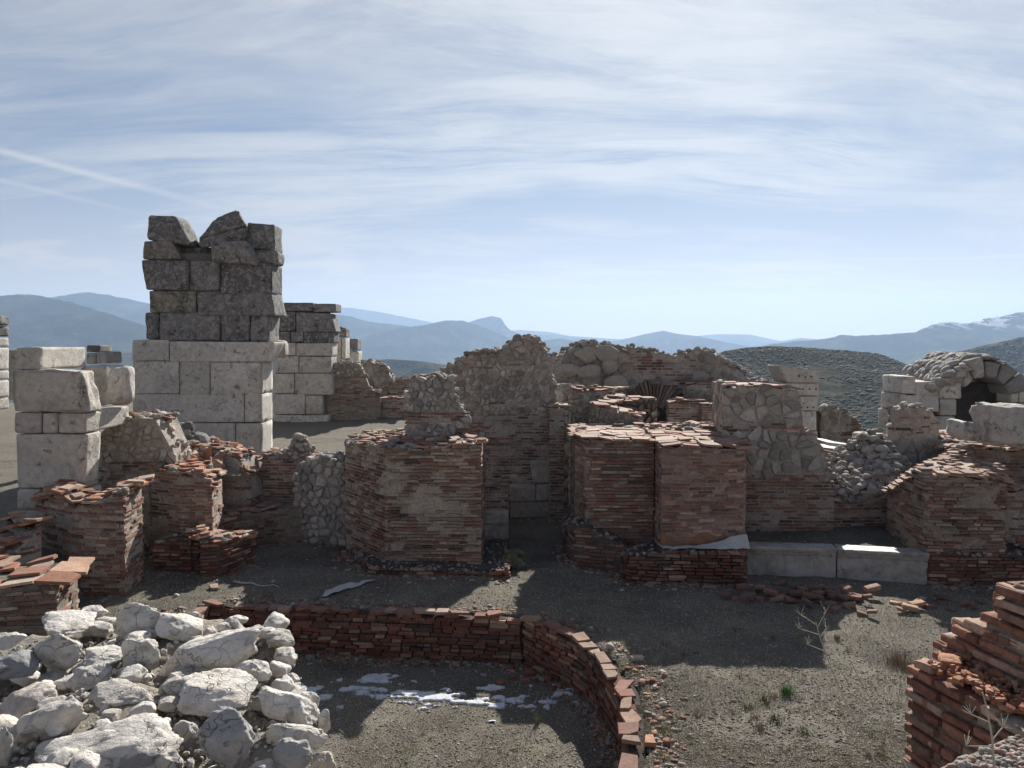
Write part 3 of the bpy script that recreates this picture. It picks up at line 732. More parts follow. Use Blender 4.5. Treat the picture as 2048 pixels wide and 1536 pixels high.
# central pier on its ledge
wall('brick_pier', 'square brick pier bearing a rubble stump, on the long low ledge in the centre', 'pier',
     [(690, 15.9), (770, 14.55), (963, 14.5)], [(690, 888), (735, 886), (765, 893), (820, 896), (900, 894), (963, 889)], z0=.1,
     back=[(705, 17.4), (800, 17.2), (972, 17.0)], seed=11, pal='warm', capsz=(.24, .4), cover=.5, cap='both', rubn=70, rubsz=(.04, .13), mort=(0.45, 0.39, 0.32), rag=.010)
pier_c = WALLS['square brick pier bearing a rubble stump, on the long low ledge in the centre']['root']
wall('stone_stump', 'ragged stump of grey rubble rising from the top of the central brick pier', 'stump',
     [(812, 15.9), (880, 15.75), (942, 15.9)], [(812, 790), (826, 770), (850, 756), (880, 752), (905, 758), (914, 790), (920, 815), (938, 835), (942, 872)], z0=2.2, depth=.9,
     lay=[(862, B), (842, R), (815, B), (None, R)], seed=12, cap='rubble', pal='faded', a=.13, ragtop=.07, rubsz=(.08, .2), bulge=.05, rag=.03, miss=.1, wob=.12, rcols=[(.36, .345, .32), (.30, .285, .26), (.42, .40, .37)])
wall('brick_ledge', 'knee-high brick ledge filled with gravel at the foot of the central pier', 'ledge',
     [(692, 15.9), (735, 14.05), (1020, 13.95)], [(692, 1092), (735, 1134), (800, 1137), (1020, 1140)], z0=-.06,
     back=[(700, 17.6), (760, 17.3), (1012, 17.0)], seed=13, pal='dry', cap='rubble', rubsz=(.02, .07), rubn=130, mort=(.10, .09, .078), rag=.03, ch=.062, miss=.02, ragtop=.04)
# tall wall behind the centre
tall = wall('brick_wall', 'tallest wall in the centre, brick below and rubble above, ending in a rounded rubble peak', 'wall',
     [(884, 18.9), (1000, 18.7), (1126, 18.7)], [(884, 752), (893, 735), (920, 722), (930, 706), (1000, 703), (1022, 692), (1034, 680), (1050, 674), (1066, 677), (1085, 688), (1097, 702), (1103, 740), (1110, 790), (1116, 808), (1126, 812)],
     z0=-.1, depth=1.1, lay=[(826, B), (812, R), (806, B), (755, R), (750, B), (735, R), (728, B), (None, R)], cap='rubble', seed=14, pal='faded', a=.125, rag=.016, ragtop=.05, mort=(0.38, 0.34, 0.30), wob=.05, ch=.072, rubsz=(.1, .24))
face_patch(tall, None, 1060, 1124, 921, 966, 18.66, M['stone'], (.40, .37, .33), skew=(6, 0, 0, 0), proud=.04)
face_patch(tall, None, 1018, 1072, 968, 1004, 18.66, M['stone'], (.34, .31, .28), proud=.03, seed=2)
face_patch(tall, None, 1073, 1125, 968, 1002, 18.66, M['stone'], (.37, .34, .31), proud=.035, seed=3)
face_patch(tall, None, 1020, 1124, 1004, 1036, 18.66, M['stone'], (.30, .275, .245), proud=.02, seed=4)
face_patch(tall, None, 940, 1019, 985, 1036, 18.66, M['stone'], (.30, .275, .245), proud=.02, seed=5)
cb = MB(); rg = random.Random(4)
for k in range(3): slab(cb, (px2(944+k*22, 18.85), 18.8, pz(707, 18.8)), .34, .3, .05, rg.uniform(-.2, .2), .02, 0, rg, 0, (.2, .17, .15))
cb.build('cover_slab', M['rubble'], tall)
wall('brick_pillar', 'narrow brick pillar with one sunlit cap tile beside the tallest wall', 'pillar', [(1098, 18.5), (1129, 18.5)], [(1098, 814), (1129, 814)], z0=-.1, depth=.5, seed=15, pal='faded', ragtop=0, ch=.072)
wall('brick_wall', 'short brick wall stub on pale stone blocks between the central pier and the tallest wall', 'wall', [(955, 16.3), (1018, 16.3)], [(955, 970), (985, 975), (1000, 962), (1018, 960)], z0=-.05, depth=.8, seed=16, pal='faded', cap='tiles', cover=.5, lay=[(1018, 'n'), (None, B)])
stub = WALLS['short brick wall stub on pale stone blocks between the central pier and the tallest wall']['root']
face_patch(stub, None, 957, 1017, 1020, 1048, 16.3, M['stone'], (.36, .33, .30), proud=.03, seed=6)
face_patch(stub, None, 960, 1014, 1049, 1082, 16.3, M['stone'], (.33, .30, .27), proud=.02, seed=7)
# stair-like coursed stones beyond the passage
wall('stone_wall', 'narrow stack of coursed pale stones seen through the gap right of the tallest wall', 'wall', [(1110, 20.6), (1160, 20.6)], [(1110, 775), (1135, 772), (1160, 770)], z0=-.1, depth=.8, seed=17, lay=[(None, R)], cap='rubble', a=.26, aniso=1.8, rcols=[(.40, .38, .35), (.33, .31, .29)], bulge=.06, drop=.1)

# ================================================================== ruins, right of centre
wall('brick_pier', 'brick pier with pink cap tiles immediately left of the cloth-footed pier', 'pier',
     [(1150, 15.6), (1172, 14.85), (1309, 14.8)], [(1150, 873), (1172, 876), (1230, 880), (1309, 881)], z0=-.05,
     back=[(1143, 17.5), (1165, 17.4), (1290, 17.0)], seed=21, pal='mix', capsz=(.26, .4), mort=(0.32, 0.26, 0.23), rag=.014)
wall('brick_plinth', 'rough projecting brick plinth under the left pink-capped pier', 'plinth',
     [(1128, 16.2), (1145, 14.6), (1250, 14.3)], [(1128, 1040), (1145, 1052), (1180, 1056), (1215, 1075), (1250, 1098)], z0=-.05,
     back=[(1128, 17.2), (1150, 17.0), (1250, 15.2)], seed=22, pal='mix', cap='rubble', rag=.035, mort=(.12, .1, .085), ragtop=.06, rubsz=(.05, .12))
main = wall('brick_pier', 'large brick pier with an orange plastered foot wrapped in sagging white cloth', 'pier',
     [(1322, 13.95), (1408, 13.9), (1494, 13.9)], [(1322, 893), (1400, 893), (1494, 897)], z0=.4, depth=2.35, dzb=.03, seed=23, pal='warm', capsz=(.28, .42), mort=(0.35, 0.26, 0.22), rag=.012, cover=.97)
wall('brick_wall', 'tile-covered wall top linking the two pink-capped piers at the back', 'wall',
     [(1300, 16.0), (1400, 16.2), (1500, 16.3)], [(1300, 868), (1330, 862), (1400, 860), (1500, 862)], z0=.4, depth=1.0, seed=24, pal='mix', cap='both', cover=.8)
# orange plaster zone on the pier's foot
mb = MB(); ny, nx = 14, 40; V = []; Fq = []
for j in range(ny+1):
    for i in range(nx+1):
        u = i/nx; v = j/ny
        x = px2(1322, 13.95)+(px2(1494, 13.95)-px2(1322, 13.95))*u
        ztop = .82+.20*n1(u*4, 3)*.5+.12*n1(u*11, 9)
        V.append((x, 13.885-.012*n1(u*9+v*5, 4)+(.03 if v > .93 else 0), .42+(ztop-.42)*v))
for j in range(ny):
    for i in range(nx): a0 = j*(nx+1)+i; Fq.append((a0, a0+1, a0+nx+2, a0+nx+1))
mb.add(V, Fq, 0, (.24, .125, .08), True); mb.build('plaster_coat', M['brick'], main)
wall('brick_ledge', 'thick brick ledge carrying the cloth-footed pier, joined to the marble bench', 'ledge',
     [(1236, 15.1), (1252, 13.65), (1494, 13.5)], [(1236, 1092), (1252, 1108), (1330, 1106), (1494, 1101)], z0=-.05,
     back=[(1290, 15.6), (1300, 15.5), (1494, 15.3)], seed=25, pal='dry', cap='rubble', mort=(.11, .095, .08), rag=.03, ch=.062, rubsz=(.03, .09), miss=.02, rubn=60)
wall('rubble_wall', 'stepped wall of rubble over brick rising behind the marble bench', 'wall',
     [(1446, 15.5), (1560, 15.45), (1672, 15.4)], [(1446, 771), (1590, 776), (1598, 784), (1600, 850), (1612, 866), (1640, 880), (1652, 905), (1660, 945), (1660, 975), (1672, 1000)],
     z0=.3, depth=1.0, lay=[(952, B), (872, R), (850, B), (None, R)], seed=26, pal='mix', a=.185, cap='tiles', mort=(0.38, 0.34, 0.30), wob=.06, aniso=1.25, capsz=(.25, .4), rag=.016)
wall('brick_wall', 'low broken brick wall between the marble bench and the rubble heap', 'wall',
     [(1655, 15.6), (1720, 15.7), (1800, 15.8)], [(1655, 982), (1690, 995), (1720, 1000), (1760, 990), (1800, 985)], z0=.3, depth=.9, seed=27, pal='mix', cap='both', rag=.03, ragtop=.07, cover=.5)
wall('tile_topped_wall', 'tile-topped stub farthest left among the walls right of the gap', 'wall', [(1146, 19.4), (1186, 19.4), (1216, 19.2)], [(1146, 776), (1186, 782), (1216, 783)], z0=-.1, depth=1.1, lay=[(790, R), (None, B)], seed=28, pal='faded', a=.12)
wall('tile_topped_wall', 'wall with two sunlit runs of pink tiles above the left pink-capped pier', 'wall', [(1180, 18.3), (1196, 17.6), (1280, 17.4)], [(1180, 806), (1196, 812), (1236, 822), (1280, 836)], z0=.2, depth=1.7, dzb=.12, lay=[(None, R)], seed=29, pal='faded', a=.12, capsz=(.25, .38), rcols=[(.30, .255, .22), (.26, .22, .19)])

# great wall at the back with its arch
big = wall('rubble_wall', 'long wall across the back with big fitted boulders, holding a brick arch', 'wall',
     [(1096, 22.4), (1300, 23.0), (1450, 22.6), (1580, 21.6)],
     [(1096, 730), (1120, 708), (1142, 696), (1170, 688), (1212, 688), (1240, 693), (1262, 698), (1300, 702), (1335, 706), (1345, 712), (1358, 702), (1390, 699), (1418, 704), (1440, 716), (1462, 730), (1490, 752), (1520, 764), (1580, 766)],
     z0=.9, depth=1.2, lay=[(None, lambda s, z: 'r' if s < 2.35 else ('o' if (abs(s-2.98-.05) < .36 and z < 2.62 and math.hypot(s-3.03, max(0, z-2.3)) < .36) else ('b' if n1(s*1.7+z*2.1, 77) > -.25 else 'r')))],
     seed=30, pal='faded', cap='rubble', a=.23, aniso=1.35, rag=.03, ragtop=.07, rubsz=(.1, .24), ch=.085, bh=.055, miss=.06, rcols=[(.36, .335, .30), (.30, .275, .25), (.25, .225, .2)], drop=.3)
gf = WALLS['long wall across the back with big fitted boulders, holding a brick arch']['front']
am = MB(); rg = random.Random(5)
acx, acz, aY = px2(1305, 22.9), pz(838, 22.9), 22.86
for k in range(25):
    th = math.radians(8+k*6.8); r0, r1 = .40, .40+rg.uniform(.62, .78); w = .018
    ct, st = math.cos(th), math.sin(th); V = []
    for yy in (-.055-rg.uniform(0, .025), .25):
        for (r, sgn, ww) in ((r0, -1, .020), (r0, 1, .020), (r1, 1, .045), (r1, -1, .045)):
            V.append((acx+ct*r-st*sgn*ww, aY+yy, acz+st*r+ct*sgn*ww))
    am.add(V, [(0, 1, 2, 3), (7, 6, 5, 4), (0, 4, 5, 1), (1, 5, 6, 2), (2, 6, 7, 3), (3, 7, 4, 0)], 0, brick_col(rg, PAL['faded'])*.95)
am.build('brick_arch', M['brick'], big)
om = MB()     # flat dark sheet paints the shade of the arch opening; pale stone in front
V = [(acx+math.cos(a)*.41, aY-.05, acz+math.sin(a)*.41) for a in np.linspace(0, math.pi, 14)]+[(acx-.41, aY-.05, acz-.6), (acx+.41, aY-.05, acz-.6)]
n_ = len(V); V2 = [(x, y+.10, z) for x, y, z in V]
om.add(V+V2, [tuple(range(n_))[::-1]], 0, (.07, .062, .055)); om.build('arch_shade_sheet', M['mortar'], big)
bm_ = MB(); rock(bm_, (acx-.22, aY-.12, acz+.0), (.36, .3, .62), 5, 3, 12, 14, .04, mi=0, col=(.42, .37, .30)); bm_.build('infill_stone', M['stone'], big)
for i, (x0, x1, y0, y1) in enumerate([(1152, 1192, 696, 722), (1193, 1236, 694, 720), (1203, 1233, 722, 744), (1110, 1155, 728, 752), (1158, 1204, 732, 756), (1213, 1253, 754, 778), (1215, 1246, 772, 796), (1384, 1416, 745, 762)]):
    q = MB(); Yc = 22.4 if x0 < 1300 else 22.65
    rock(q, P3((x0+x1)/2, (y0+y1)/2, Yc+.03), ((x1-x0)/FPX*Yc*1.12, .16, (y1-y0)/FPX*Yc*1.15), 300+i, 4, 9, 40, .02, mi=0, col=(.33, .30, .265)); q.build('fitted_boulder', M['rubble'], big)
wall('brick_wall', 'small dark brick stub in front of the back arch, right side', 'wall', [(1335, 20.6), (1400, 20.5)], [(1335, 808), (1352, 801), (1400, 803)], z0=.9, depth=.7, seed=31, pal='faded', ragtop=.01, capsz=(.2, .3))
wall('brick_wall', 'second small brick stub, next to the tall stepped rubble wall', 'wall', [(1402, 20.2), (1452, 20.2)], [(1402, 808), (1420, 810), (1452, 812)], z0=.9, depth=.7, seed=32, pal='faded', ragtop=.01, capsz=(.2, .3))
wall('rubble_wall', 'rubble block with a thin tile cap behind the two small brick stubs', 'wall', [(1372, 21.6), (1440, 21.5)], [(1372, 770), (1385, 767), (1440, 770)], z0=.9, depth=.7, seed=33, lay=[(776, R), (None, B)], a=.11, ragtop=.01, pal='faded')

# ================================================================== marble bench
def moulded(name, label, pxa, pxb, Ya, Yb, ztop, zbot, seed):
    """slab with a moulded upper edge, swept along its length"""
    prof = [(0.06, zbot), (0.05, zbot+.06), (.05, ztop-.17), (.035, ztop-.15), (.02, ztop-.115), (.02, ztop-.10), (-.005, ztop-.085), (-.02, ztop-.055), (-.03, ztop-.02), (-.02, ztop), (.34, ztop), (.34, zbot)]
    A = Vector((px2(pxa, Ya, 1110), Ya, 0)); Bv = Vector((px2(pxb, Yb, 1110), Yb, 0)); d = (Bv-A).normalized(); nrm = Vector((-d.y, d.x, 0))
    mb = MB(); N = 60; V = []; F = []; m_ = len(prof); rs = random.Random(seed)
    for i in range(N+1):
        p = A+(Bv-A)*(i/N)
        for k, (o, z) in enumerate(prof):
            w = .005*n1(i*.35+k*.3, seed)+.004*n1(i*1.3+k*.4, seed+2)*(1 if 1 < k < 10 else 0)
            q = p+nrm*(o+w); V.append((q.x, q.y, z+w*.6))
    for i in range(N):
        for k in range(m_): F.append((i*m_+k, (i+1)*m_+k, (i+1)*m_+(k+1) % m_, i*m_+(k+1) % m_)[::-1])
    F.append(tuple(range(m_))); F.append(tuple(N*m_+k for k in range(m_))[::-1])
    mb.add(V, F, 0, (.40, .385, .355), False); o = mb.build(name, M['marble']); tag(o, label, 'bench', 'marble bench slabs'); return o
moulded('marble_bench', 'left slab of the long moulded marble bench, wholly in shade', 1494, 1674, 14.05, 13.9, .555, -.05, 1)
moulded('marble_bench', 'right slab of the long moulded marble bench, its top edge in bright sun', 1676, 1858, 13.9, 13.58, .55, -.08, 2)

# ================================================================== ruins, right
wall('brick_pier', 'brick pier right of the marble bench with a slanting left side and stacked pink tiles', 'pier',
     [(1776, 15.3), (1852, 13.65), (2016, 13.6)], [(1776, 990), (1800, 968), (1830, 948), (1852, 951), (1930, 953), (2016, 962)], z0=.2,
     back=[(1796, 16.0), (1870, 15.6), (1990, 15.6)], seed=41, pal='mix', cap='both', mort=(0.34, 0.28, 0.23), rag=.02, tcol=TILE, cover=.9)
wall('brick_ledge', 'dark brick ledge under the pier right of the marble bench', 'ledge',
     [(1863, 13.6), (2100, 13.5)], [(1863, 1106), (2100, 1112)], z0=-.05, depth=1.6, seed=42, pal='dry', cap='rubble', mort=(.11, .095, .08), rag=.03, ch=.062, rubsz=(.04, .12), miss=.02)
wall('brick_wall', 'tall brick wall at the right edge with two steps of pink tiles', 'wall',
     [(1885, 15.9), (1935, 15.6), (2150, 15.3)], [(1885, 915), (1925, 912), (1945, 898), (2150, 900)], z0=.2, depth=1.5, seed=43, pal='mix', cap='both', mort=(0.29, 0.24, 0.20), rag=.02, cover=.9)
wall('brick_wall', 'brick wall corner running out of the frame below the two steps of tiles', 'wall', [(2006, 14.6), (2160, 14.4)], [(2006, 980), (2160, 985)], z0=.1, depth=1.0, seed=44, pal='mix', cap='tiles', rag=.02)
# curved marble drum with rubble on it
mb = MB()
def arcblock(mb, a0, a1, cx, cy, r0, r1, z0, z1, col, seed, n=14, flare=0.0):
    V = []; F = []; rows = 5
    for i in range(n+1):
        a = a0+(a1-a0)*i/n
        for (r, side) in ((r1, 0), (r0, 1)):
            for k in range(rows+1):
                z = z0+(z1-z0)*k/rows; rr = r+(flare*(k/rows) if side == 0 else 0)+.012*n1(i*.8+k*1.7+seed, seed)
                V.append((cx+math.cos(a)*rr, cy+math.sin(a)*rr, z))
    m_ = 2*(rows+1)
    for i in range(n):
        for k in range(rows):
            F.append((i*m_+k, (i+1)*m_+k, (i+1)*m_+k+1, i*m_+k+1)); q = rows+1
            F.append((i*m_+q+k+1, (i+1)*m_+q+k+1, (i+1)*m_+q+k, i*m_+q+k))
        F.append((i*m_+rows, (i+1)*m_+rows, (i+1)*m_+2*rows+1, i*m_+2*rows+1))
    for i, rv in ((0, 0), (n, 1)):
        f = [i*m_+k for k in range(rows+1)]+[i*m_+rows+1+k for k in range(rows, -1, -1)]; F.append(tuple(f[::-1] if rv else f))
    mb.add(V, F, 0, col, False)
dx, dy = px2(1880, 18.4), 18.4
arcblock(mb, math.radians(190), math.radians(248), dx, dy, .6, 1.35, pz(950, 17), pz(882, 17), (.38, .355, .32), 1, flare=.14)
arcblock(mb, math.radians(249), math.radians(292), dx, dy, .6, 1.35, pz(950, 17), pz(884, 17), (.36, .33, .30), 2, flare=.14)
tag(mb.build('curved_marble_course', M['marble']), 'curved pale marble course flaring outwards behind the tile-stacked pier', 'stonework')
wall('rubble_stump', 'rubble and brick stump standing on the curved pale marble course', 'stump',
     [(1772, 17.5), (1830, 17.2), (1888, 17.5)], [(1772, 862), (1788, 850), (1796, 818), (1815, 812), (1850, 814), (1868, 828), (1874, 858), (1888, 880)], z0=1.9, depth=.8, lay=[(866, R), (848, B), (836, R), (826, B), (None, R)],
     seed=45, pal='faded', cap='rubble', a=.2, ragtop=.05, rag=.03, rcols=[(.38, .35, .315), (.33, .30, .27)])
wall('tile_topped_wall', 'low tile-topped wall directly behind the curved marble course', 'wall', [(1884, 17.2), (1992, 17.0)], [(1884, 880), (1992, 888)], z0=1.2, depth=1.2, seed=46, pal='faded', cap='tiles', dzb=.1)
# rubble heap sloping down to the low wall
def heap(name, label, cat, cx, cy, rx, ry, zb, h, n, sz, mat, cols, seed, peak=(0, 0), sub2=.15, group=None):
    rg = random.Random(seed); mb = MB(); N = 26; V = []; F = []
    def hz_(u, v):
        r = math.hypot(u-peak[0]*max(0, 1-math.hypot(u, v)), v-peak[1]*max(0, 1-math.hypot(u, v))); return max(0, 1-r)**.75*h
    for i in range(N+1):
        for j in range(N+1):
            u = i/N*2-1; v = j/N*2-1; V.append((cx+u*rx, cy+v*ry, zb+hz_(u, v)-.05+.04*n1(i*.9+j*1.3, seed)))
    for i in range(N):
        for j in range(N): a0 = i*(N+1)+j; F.append((a0, a0+N+1, a0+N+2, a0+1))
    mb.add(V, F, 0, (.23, .20, .17))
    for k in range(n):
        a_ = rg.random()*6.283; r = math.sqrt(rg.random()); u, v = math.cos(a_)*r, math.sin(a_)*r; s_ = rg.uniform(*sz)*rg.choice((.6, .8, 1, 1, 1.3))
        rock(mb, (cx+u*rx, cy+v*ry, zb+hz_(u, v)+s_*.1), (s_*rg.uniform(1, 1.6), s_, s_*rg.uniform(.6, .95)), rg.randrange(10**6), 2 if s_ > sub2 else 1, 8, 24, .03, (rg.uniform(-.6, .6), rg.uniform(-.6, .6), rg.uniform(0, 6.3)), 0, np.array(cols[rg.randrange(len(cols))])*rg.uniform(.65, 1.05), False)
    return tag(mb.build(name, mat), label, cat, group)
RC = [(.34, .315, .28), (.40, .37, .335), (.28, .255, .225), (.31, .265, .225)]
heap('rubble_heap', 'slope of loose grey rubble between the stepped wall and the curved marble course', 'rubble', px2(1725, 16.9), 16.9, 1.25, 1.3, 1.1, 1.25, 1100, (.06, .18), M['rubble'], RC, 51, peak=(.45, .4))
heap('rubble_heap', 'spill of small stones at the broken right end of the stepped rubble wall', 'rubble', px2(1668, 16.0), 16.2, .45, .6, 1.1, .95, 260, (.05, .16), M['rubble'], RC, 52, peak=(-.6, .2))
# marble slabs lying near the hill
for i, (x0, x1, y0, y1, Yq, lb) in enumerate([(1655, 1712, 886, 902, 19.6, 'pale marble slab lying flat at the foot of the small dark ruin'), (1645, 1700, 896, 912, 18.8, 'tilted marble slab lying in front of the flat one, near the rubble heap')]):
    mb = ablock((x0, x1), (y0, y1), Yq, 1.0, .02, .008, (.46, .44, .41), 60+i, 8, skew=((0, -4), (0, 6), (-6, 4), (0, -2))); tag(mb.build('marble_slab', M['marble']), lb, 'slab')
mb = ablock((1726, 1772), (868, 925), 18.2, .6, .04, .02, (.47, .44, .40), 63); tag(mb.build('stone_block', M['stone']), 'upright square pale block at the left foot of the curved marble course', 'stone block')
wall('small_ruin', 'small dark round-shouldered ruin in front of the scrub hill', 'ruin', [(1640, 21.6), (1680, 21.3), (1728, 21.8)], [(1640, 822), (1655, 812), (1690, 826), (1712, 838), (1722, 860), (1728, 880)], z0=.9, depth=.9,
     lay=[(None, lambda s, z: 'r' if s < .35 else 'b')], seed=47, pal='faded', cap='rubble', a=.16, rag=.03, ragtop=.05)
mb = MB(); rock(mb, P3(1649, 818, 21.8), (.32, .3, .3), 71, 3, 10, 16, .02, mi=0, col=(.42, .39, .35)); tag(mb.build('loose_stone', M['rubble']), 'single pale stone resting on top of the small dark ruin', 'stone')

# white block pillar with dowel holes
def holes(root, Y, pts, r=.028):
    mb = MB()
    for (px, py) in pts:
        x, _, z = P3(px, py, Y); n = 8
        V = [(x+math.cos(a)*r, Y-.03, z+math.sin(a)*r) for a in np.linspace(0, 2*math.pi, n, endpoint=False)]; V += [(x, Y+.0, z)]
        V2 = [(x+math.cos(a)*r, Y+.04, z+math.sin(a)*r) for a in np.linspace(0, 2*math.pi, n, endpoint=False)]
        mb.add(V[:n]+V2, [tuple(range(n))[::-1]], 0, (.03, .028, .026))  # flat near-black discs stand in for the shade inside the holes
    mb.build('hole_shade_discs', M['mortar'], root)
rt = empty('white_block_pillar', (px2(1605, 20.3), 20.3, 1.2)); tag(rt, 'white pillar of squared blocks with rows of dowel holes, a slanted capital on top', 'pillar')
for i, (x0, x1, y0, y1) in enumerate([(1582, 1636, 862, 910), (1578, 1634, 822, 862), (1586, 1638, 792, 822), (1574, 1638, 766, 792)]):
    ablock((x0, x1), (y0, y1), 20.2, .9, .03, .012, [(.50, .47, .43), (.53, .50, .46)][i % 2], 80+i).build('block', M['stone'], rt)
ablock((1566, 1640), (738, 766), 20.15, 1.0, .05, .025, (.48, .455, .42), 85, skew=((8, 0), (0, 0), (0, 2), (-10, -8))).build('capital', M['stone'], rt)
holes(rt, 20.15, [(1592+i*13, 778) for i in range(4)]+[(1590+i*12, 815) for i in range(4)]+[(1598, 752), (1610, 754), (1622, 753)], .024)

# boulder and arch at far right
mb = ablock((1972, 2140), (808, 878), 14.9, .5, .06, .06, (.46, .43, .39), 91, 18, skew=((0, 10), (0, 24), (0, 14), (0, 0)), ns=3.0); tag(mb.build('large_block', M['stone']), 'huge pale block with a sunlit top at the right edge, under the ruined arch', 'stone block')
mb = ablock((1934, 1975), (842, 882), 15.3, .8, .08, .05, (.54, .51, .47), 92, 12, skew=((0, 0), (10, 4), (-6, 6), (0, 0))); tag(mb.build('stone_block', M['white']), 'smaller broken white block leaning at the left end of the huge pale block', 'stone block')
ar = empty('stone_arch', (px2(1920, 20.6), 20.6, 1.3)); tag(ar, 'ruined ashlar arch with a rubble back at the right, against the hills', 'arch')
AY = 20.6
for i, (x0, x1, y0, y1) in enumerate([(1855, 1905, 862, 905), (1812, 1855, 862, 905), (1862, 1912, 832, 862), (1795, 1862, 822, 862), (1880, 1914, 798, 832), (1804, 1879, 790, 824), (1800, 1815, 788, 822), (1878, 1924, 764, 798), (1830, 1878, 763, 793), (1804, 1832, 752, 788)]):
    ablock((x0, x1), (y0, y1), AY-(.0 if i % 3 else .03), 1.1, .035, .018, STN[i % 4] if i != 3 else (.46, .43, .39), 100+i, skew=None).build('block', M['stone'], ar)
# voussoirs
acx, acz = px2(1966, AY), pz(800, AY)
ri, ro = .62, 1.12
for k, (a0, a1) in enumerate([(150, 118), (118, 92), (92, 66), (66, 40), (40, 12)]):
    q = MB(); ring = []
    a0r, a1r = math.radians(a0-1), math.radians(a1+1); o_ = ro*(1+.07*math.sin(k*2.1)); i_ = ri
    C = [(acx+math.cos(a0r)*i_, AY-.02*k, acz+math.sin(a0r)*i_), (acx+math.cos(a1r)*i_, AY-.02*k, acz+math.sin(a1r)*i_), (acx+math.cos(a1r)*i_, AY+2.4, acz+math.sin(a1r)*i_), (acx+math.cos(a0r)*i_, AY+2.4, acz+math.sin(a0r)*i_),
         (acx+math.cos(a0r)*o_, AY-.02*k, acz+math.sin(a0r)*o_), (acx+math.cos(a1r)*o_, AY-.02*k, acz+math.sin(a1r)*o_), (acx+math.cos(a1r)*o_, AY+2.4, acz+math.sin(a1r)*o_), (acx+math.cos(a0r)*o_, AY+2.4, acz+math.sin(a0r)*o_)]
    hexa(q, C, .05, .04, 10, 0, [(.38, .35, .32), (.27, .255, .24)][k > 1], 120+k); q.build('voussoir', M['rubble'] if k > 1 else M['stone'], ar)
# near-black backing added to put shade inside the arch; then its right jamb
ablock((1898, 1992), (765, 905), AY+.75, .4, .02, .02, (.07, .068, .066), 131).build('shade_backing', M['mortar'], ar)
ablock((1985, 2050), (760, 905), AY+1.3, .4, .02, .02, (.07, .068, .066), 132).build('shade_backing', M['mortar'], ar)
for i, (x0, x1, y0, y1) in enumerate([(2020, 2038, 780, 806), (2038, 2100, 770, 806), (2020, 2100, 806, 850)]):
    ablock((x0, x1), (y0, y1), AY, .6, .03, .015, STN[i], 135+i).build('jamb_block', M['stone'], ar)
q = MB(); rg = random.Random(8)
for k in range(170):
    px = rg.uniform(1862, 1935); f = (px-1862)/73
    s_ = rg.uniform(.12, .32); yq = AY+rg.uniform(-.05, .9)
    rock(q, P3(px, 768-f*36+rg.uniform(-4, 16), yq), (s_*1.5, s_, s_*.7), k+900, 2, 9, 12, .03, (rg.uniform(-.5, .5), .5*rg.random()-.6, rg.uniform(0, 6)), 0, np.array(RC[k % 3])*rg.uniform(.85, 1.15))
for k in range(60):
    th = math.radians(rg.uniform(8, 95)); s_ = rg.uniform(.08, .2); yq = AY+rg.uniform(.05, 1.3)
    rock(q, (acx+math.cos(th)*ro*1.02, yq, acz+math.sin(th)*ro*1.03), (s_*1.5, s_, s_*.6), k+1900, 1, 9, 12, .03, (rg.uniform(-.4, .4), 0, rg.uniform(0, 6)), 0, np.array((.25, .235, .215))*rg.uniform(.8, 1.2), False)
for k in range(240):
    th = math.radians(rg.uniform(60, 152)); s_ = rg.uniform(.10, .28); yq = AY+rg.uniform(.25, 2.3)
    rock(q, (acx+math.cos(th)*ro*1.04, yq, acz+math.sin(th)*ro*1.03), (s_*1.6, s_*1.3, s_*.7), k+2900, 2, 9, 30, .04, (rg.uniform(-.4, .4), rg.uniform(-.9, -.2) if th > 1.7 else 0, rg.uniform(0, .6)), 0, np.array((.34, .315, .285))*rg.uniform(.75, 1.15), True)
q.build('rubble_backing', M['rubble'], ar)

# ================================================================== tall ashlar tower, left
TY = 21.0
tw = empty('ashlar_tower', (px2(400, TY), TY, 1.2)); tag(tw, 'tall tower of squared blocks, pale below and lichen-black above, with displaced blocks on top', 'tower')
def tblock(name, x0, x1, y0, y1, mat, col, seed, depth=1.0, Y=TY, rnd=.035, amp=.012, root=tw, skew=None, n=10, chip=1.0):
    return ablock((x0, x1), (y0, y1), Y, depth, rnd, amp, col, seed, n, skew, gap=.005, chip=chip).build(name, mat, root)
S_, D_ = M['stone'], M['dark']
rows = [
 # (x0,x1,y0,y1,mat,proud)
 (375, 470, 846, 916, S_, 0), (265, 374, 846, 916, S_, 0), (471, 519, 846, 914, S_, .02),
 (265, 488, 788, 845, S_, .0), (489, 519, 788, 845, S_, .015),
 (265, 358, 722, 788, S_, .0), (359, 419, 722, 790, S_, .01), (420, 520, 724, 790, S_, .0),
 (264, 338, 679, 722, S_, .01), (339, 543, 682, 724, S_, .04),
 (290, 317, 625, 679, D_, -.05), (318, 440, 625, 682, D_, -.04), (441, 499, 627, 684, D_, -.06), (500, 538, 630, 686, D_, -.05),
 (297, 392, 581, 626, D_, -.03), (394, 552, 583, 632, D_, .0),
 (283, 374, 519, 580, D_, .03), (378, 440, 521, 582, D_, -.10), (441, 543, 526, 588, D_, .02)]
for i, (x0, x1, y0, y1, m_, pr_) in enumerate(rows):
    sk = None
    if i == 9: sk = ((0, 0), (-14, 0), (4, 2), (0, 0))
    if i == 15: sk = ((0, 0), (0, 0), (-12, -4), (0, 0))
    if i == 16: sk = ((8, 0), (0, 0), (0, 2), (-2, 0))
    dk = m_ is D_
    col = (DRK if dk else STN)[i*7 % 4]
    if i == 14: col = (.20, .185, .145)
    tblock('block', x0, x1, y0, y1, m_, np.array(col)*(1.0 if not dk else 1.05), 200+i, 1.0+(.05 if i in (9, 15) else 0), TY-pr_, .05 if dk else .028, .028 if dk else .010, tw, sk)
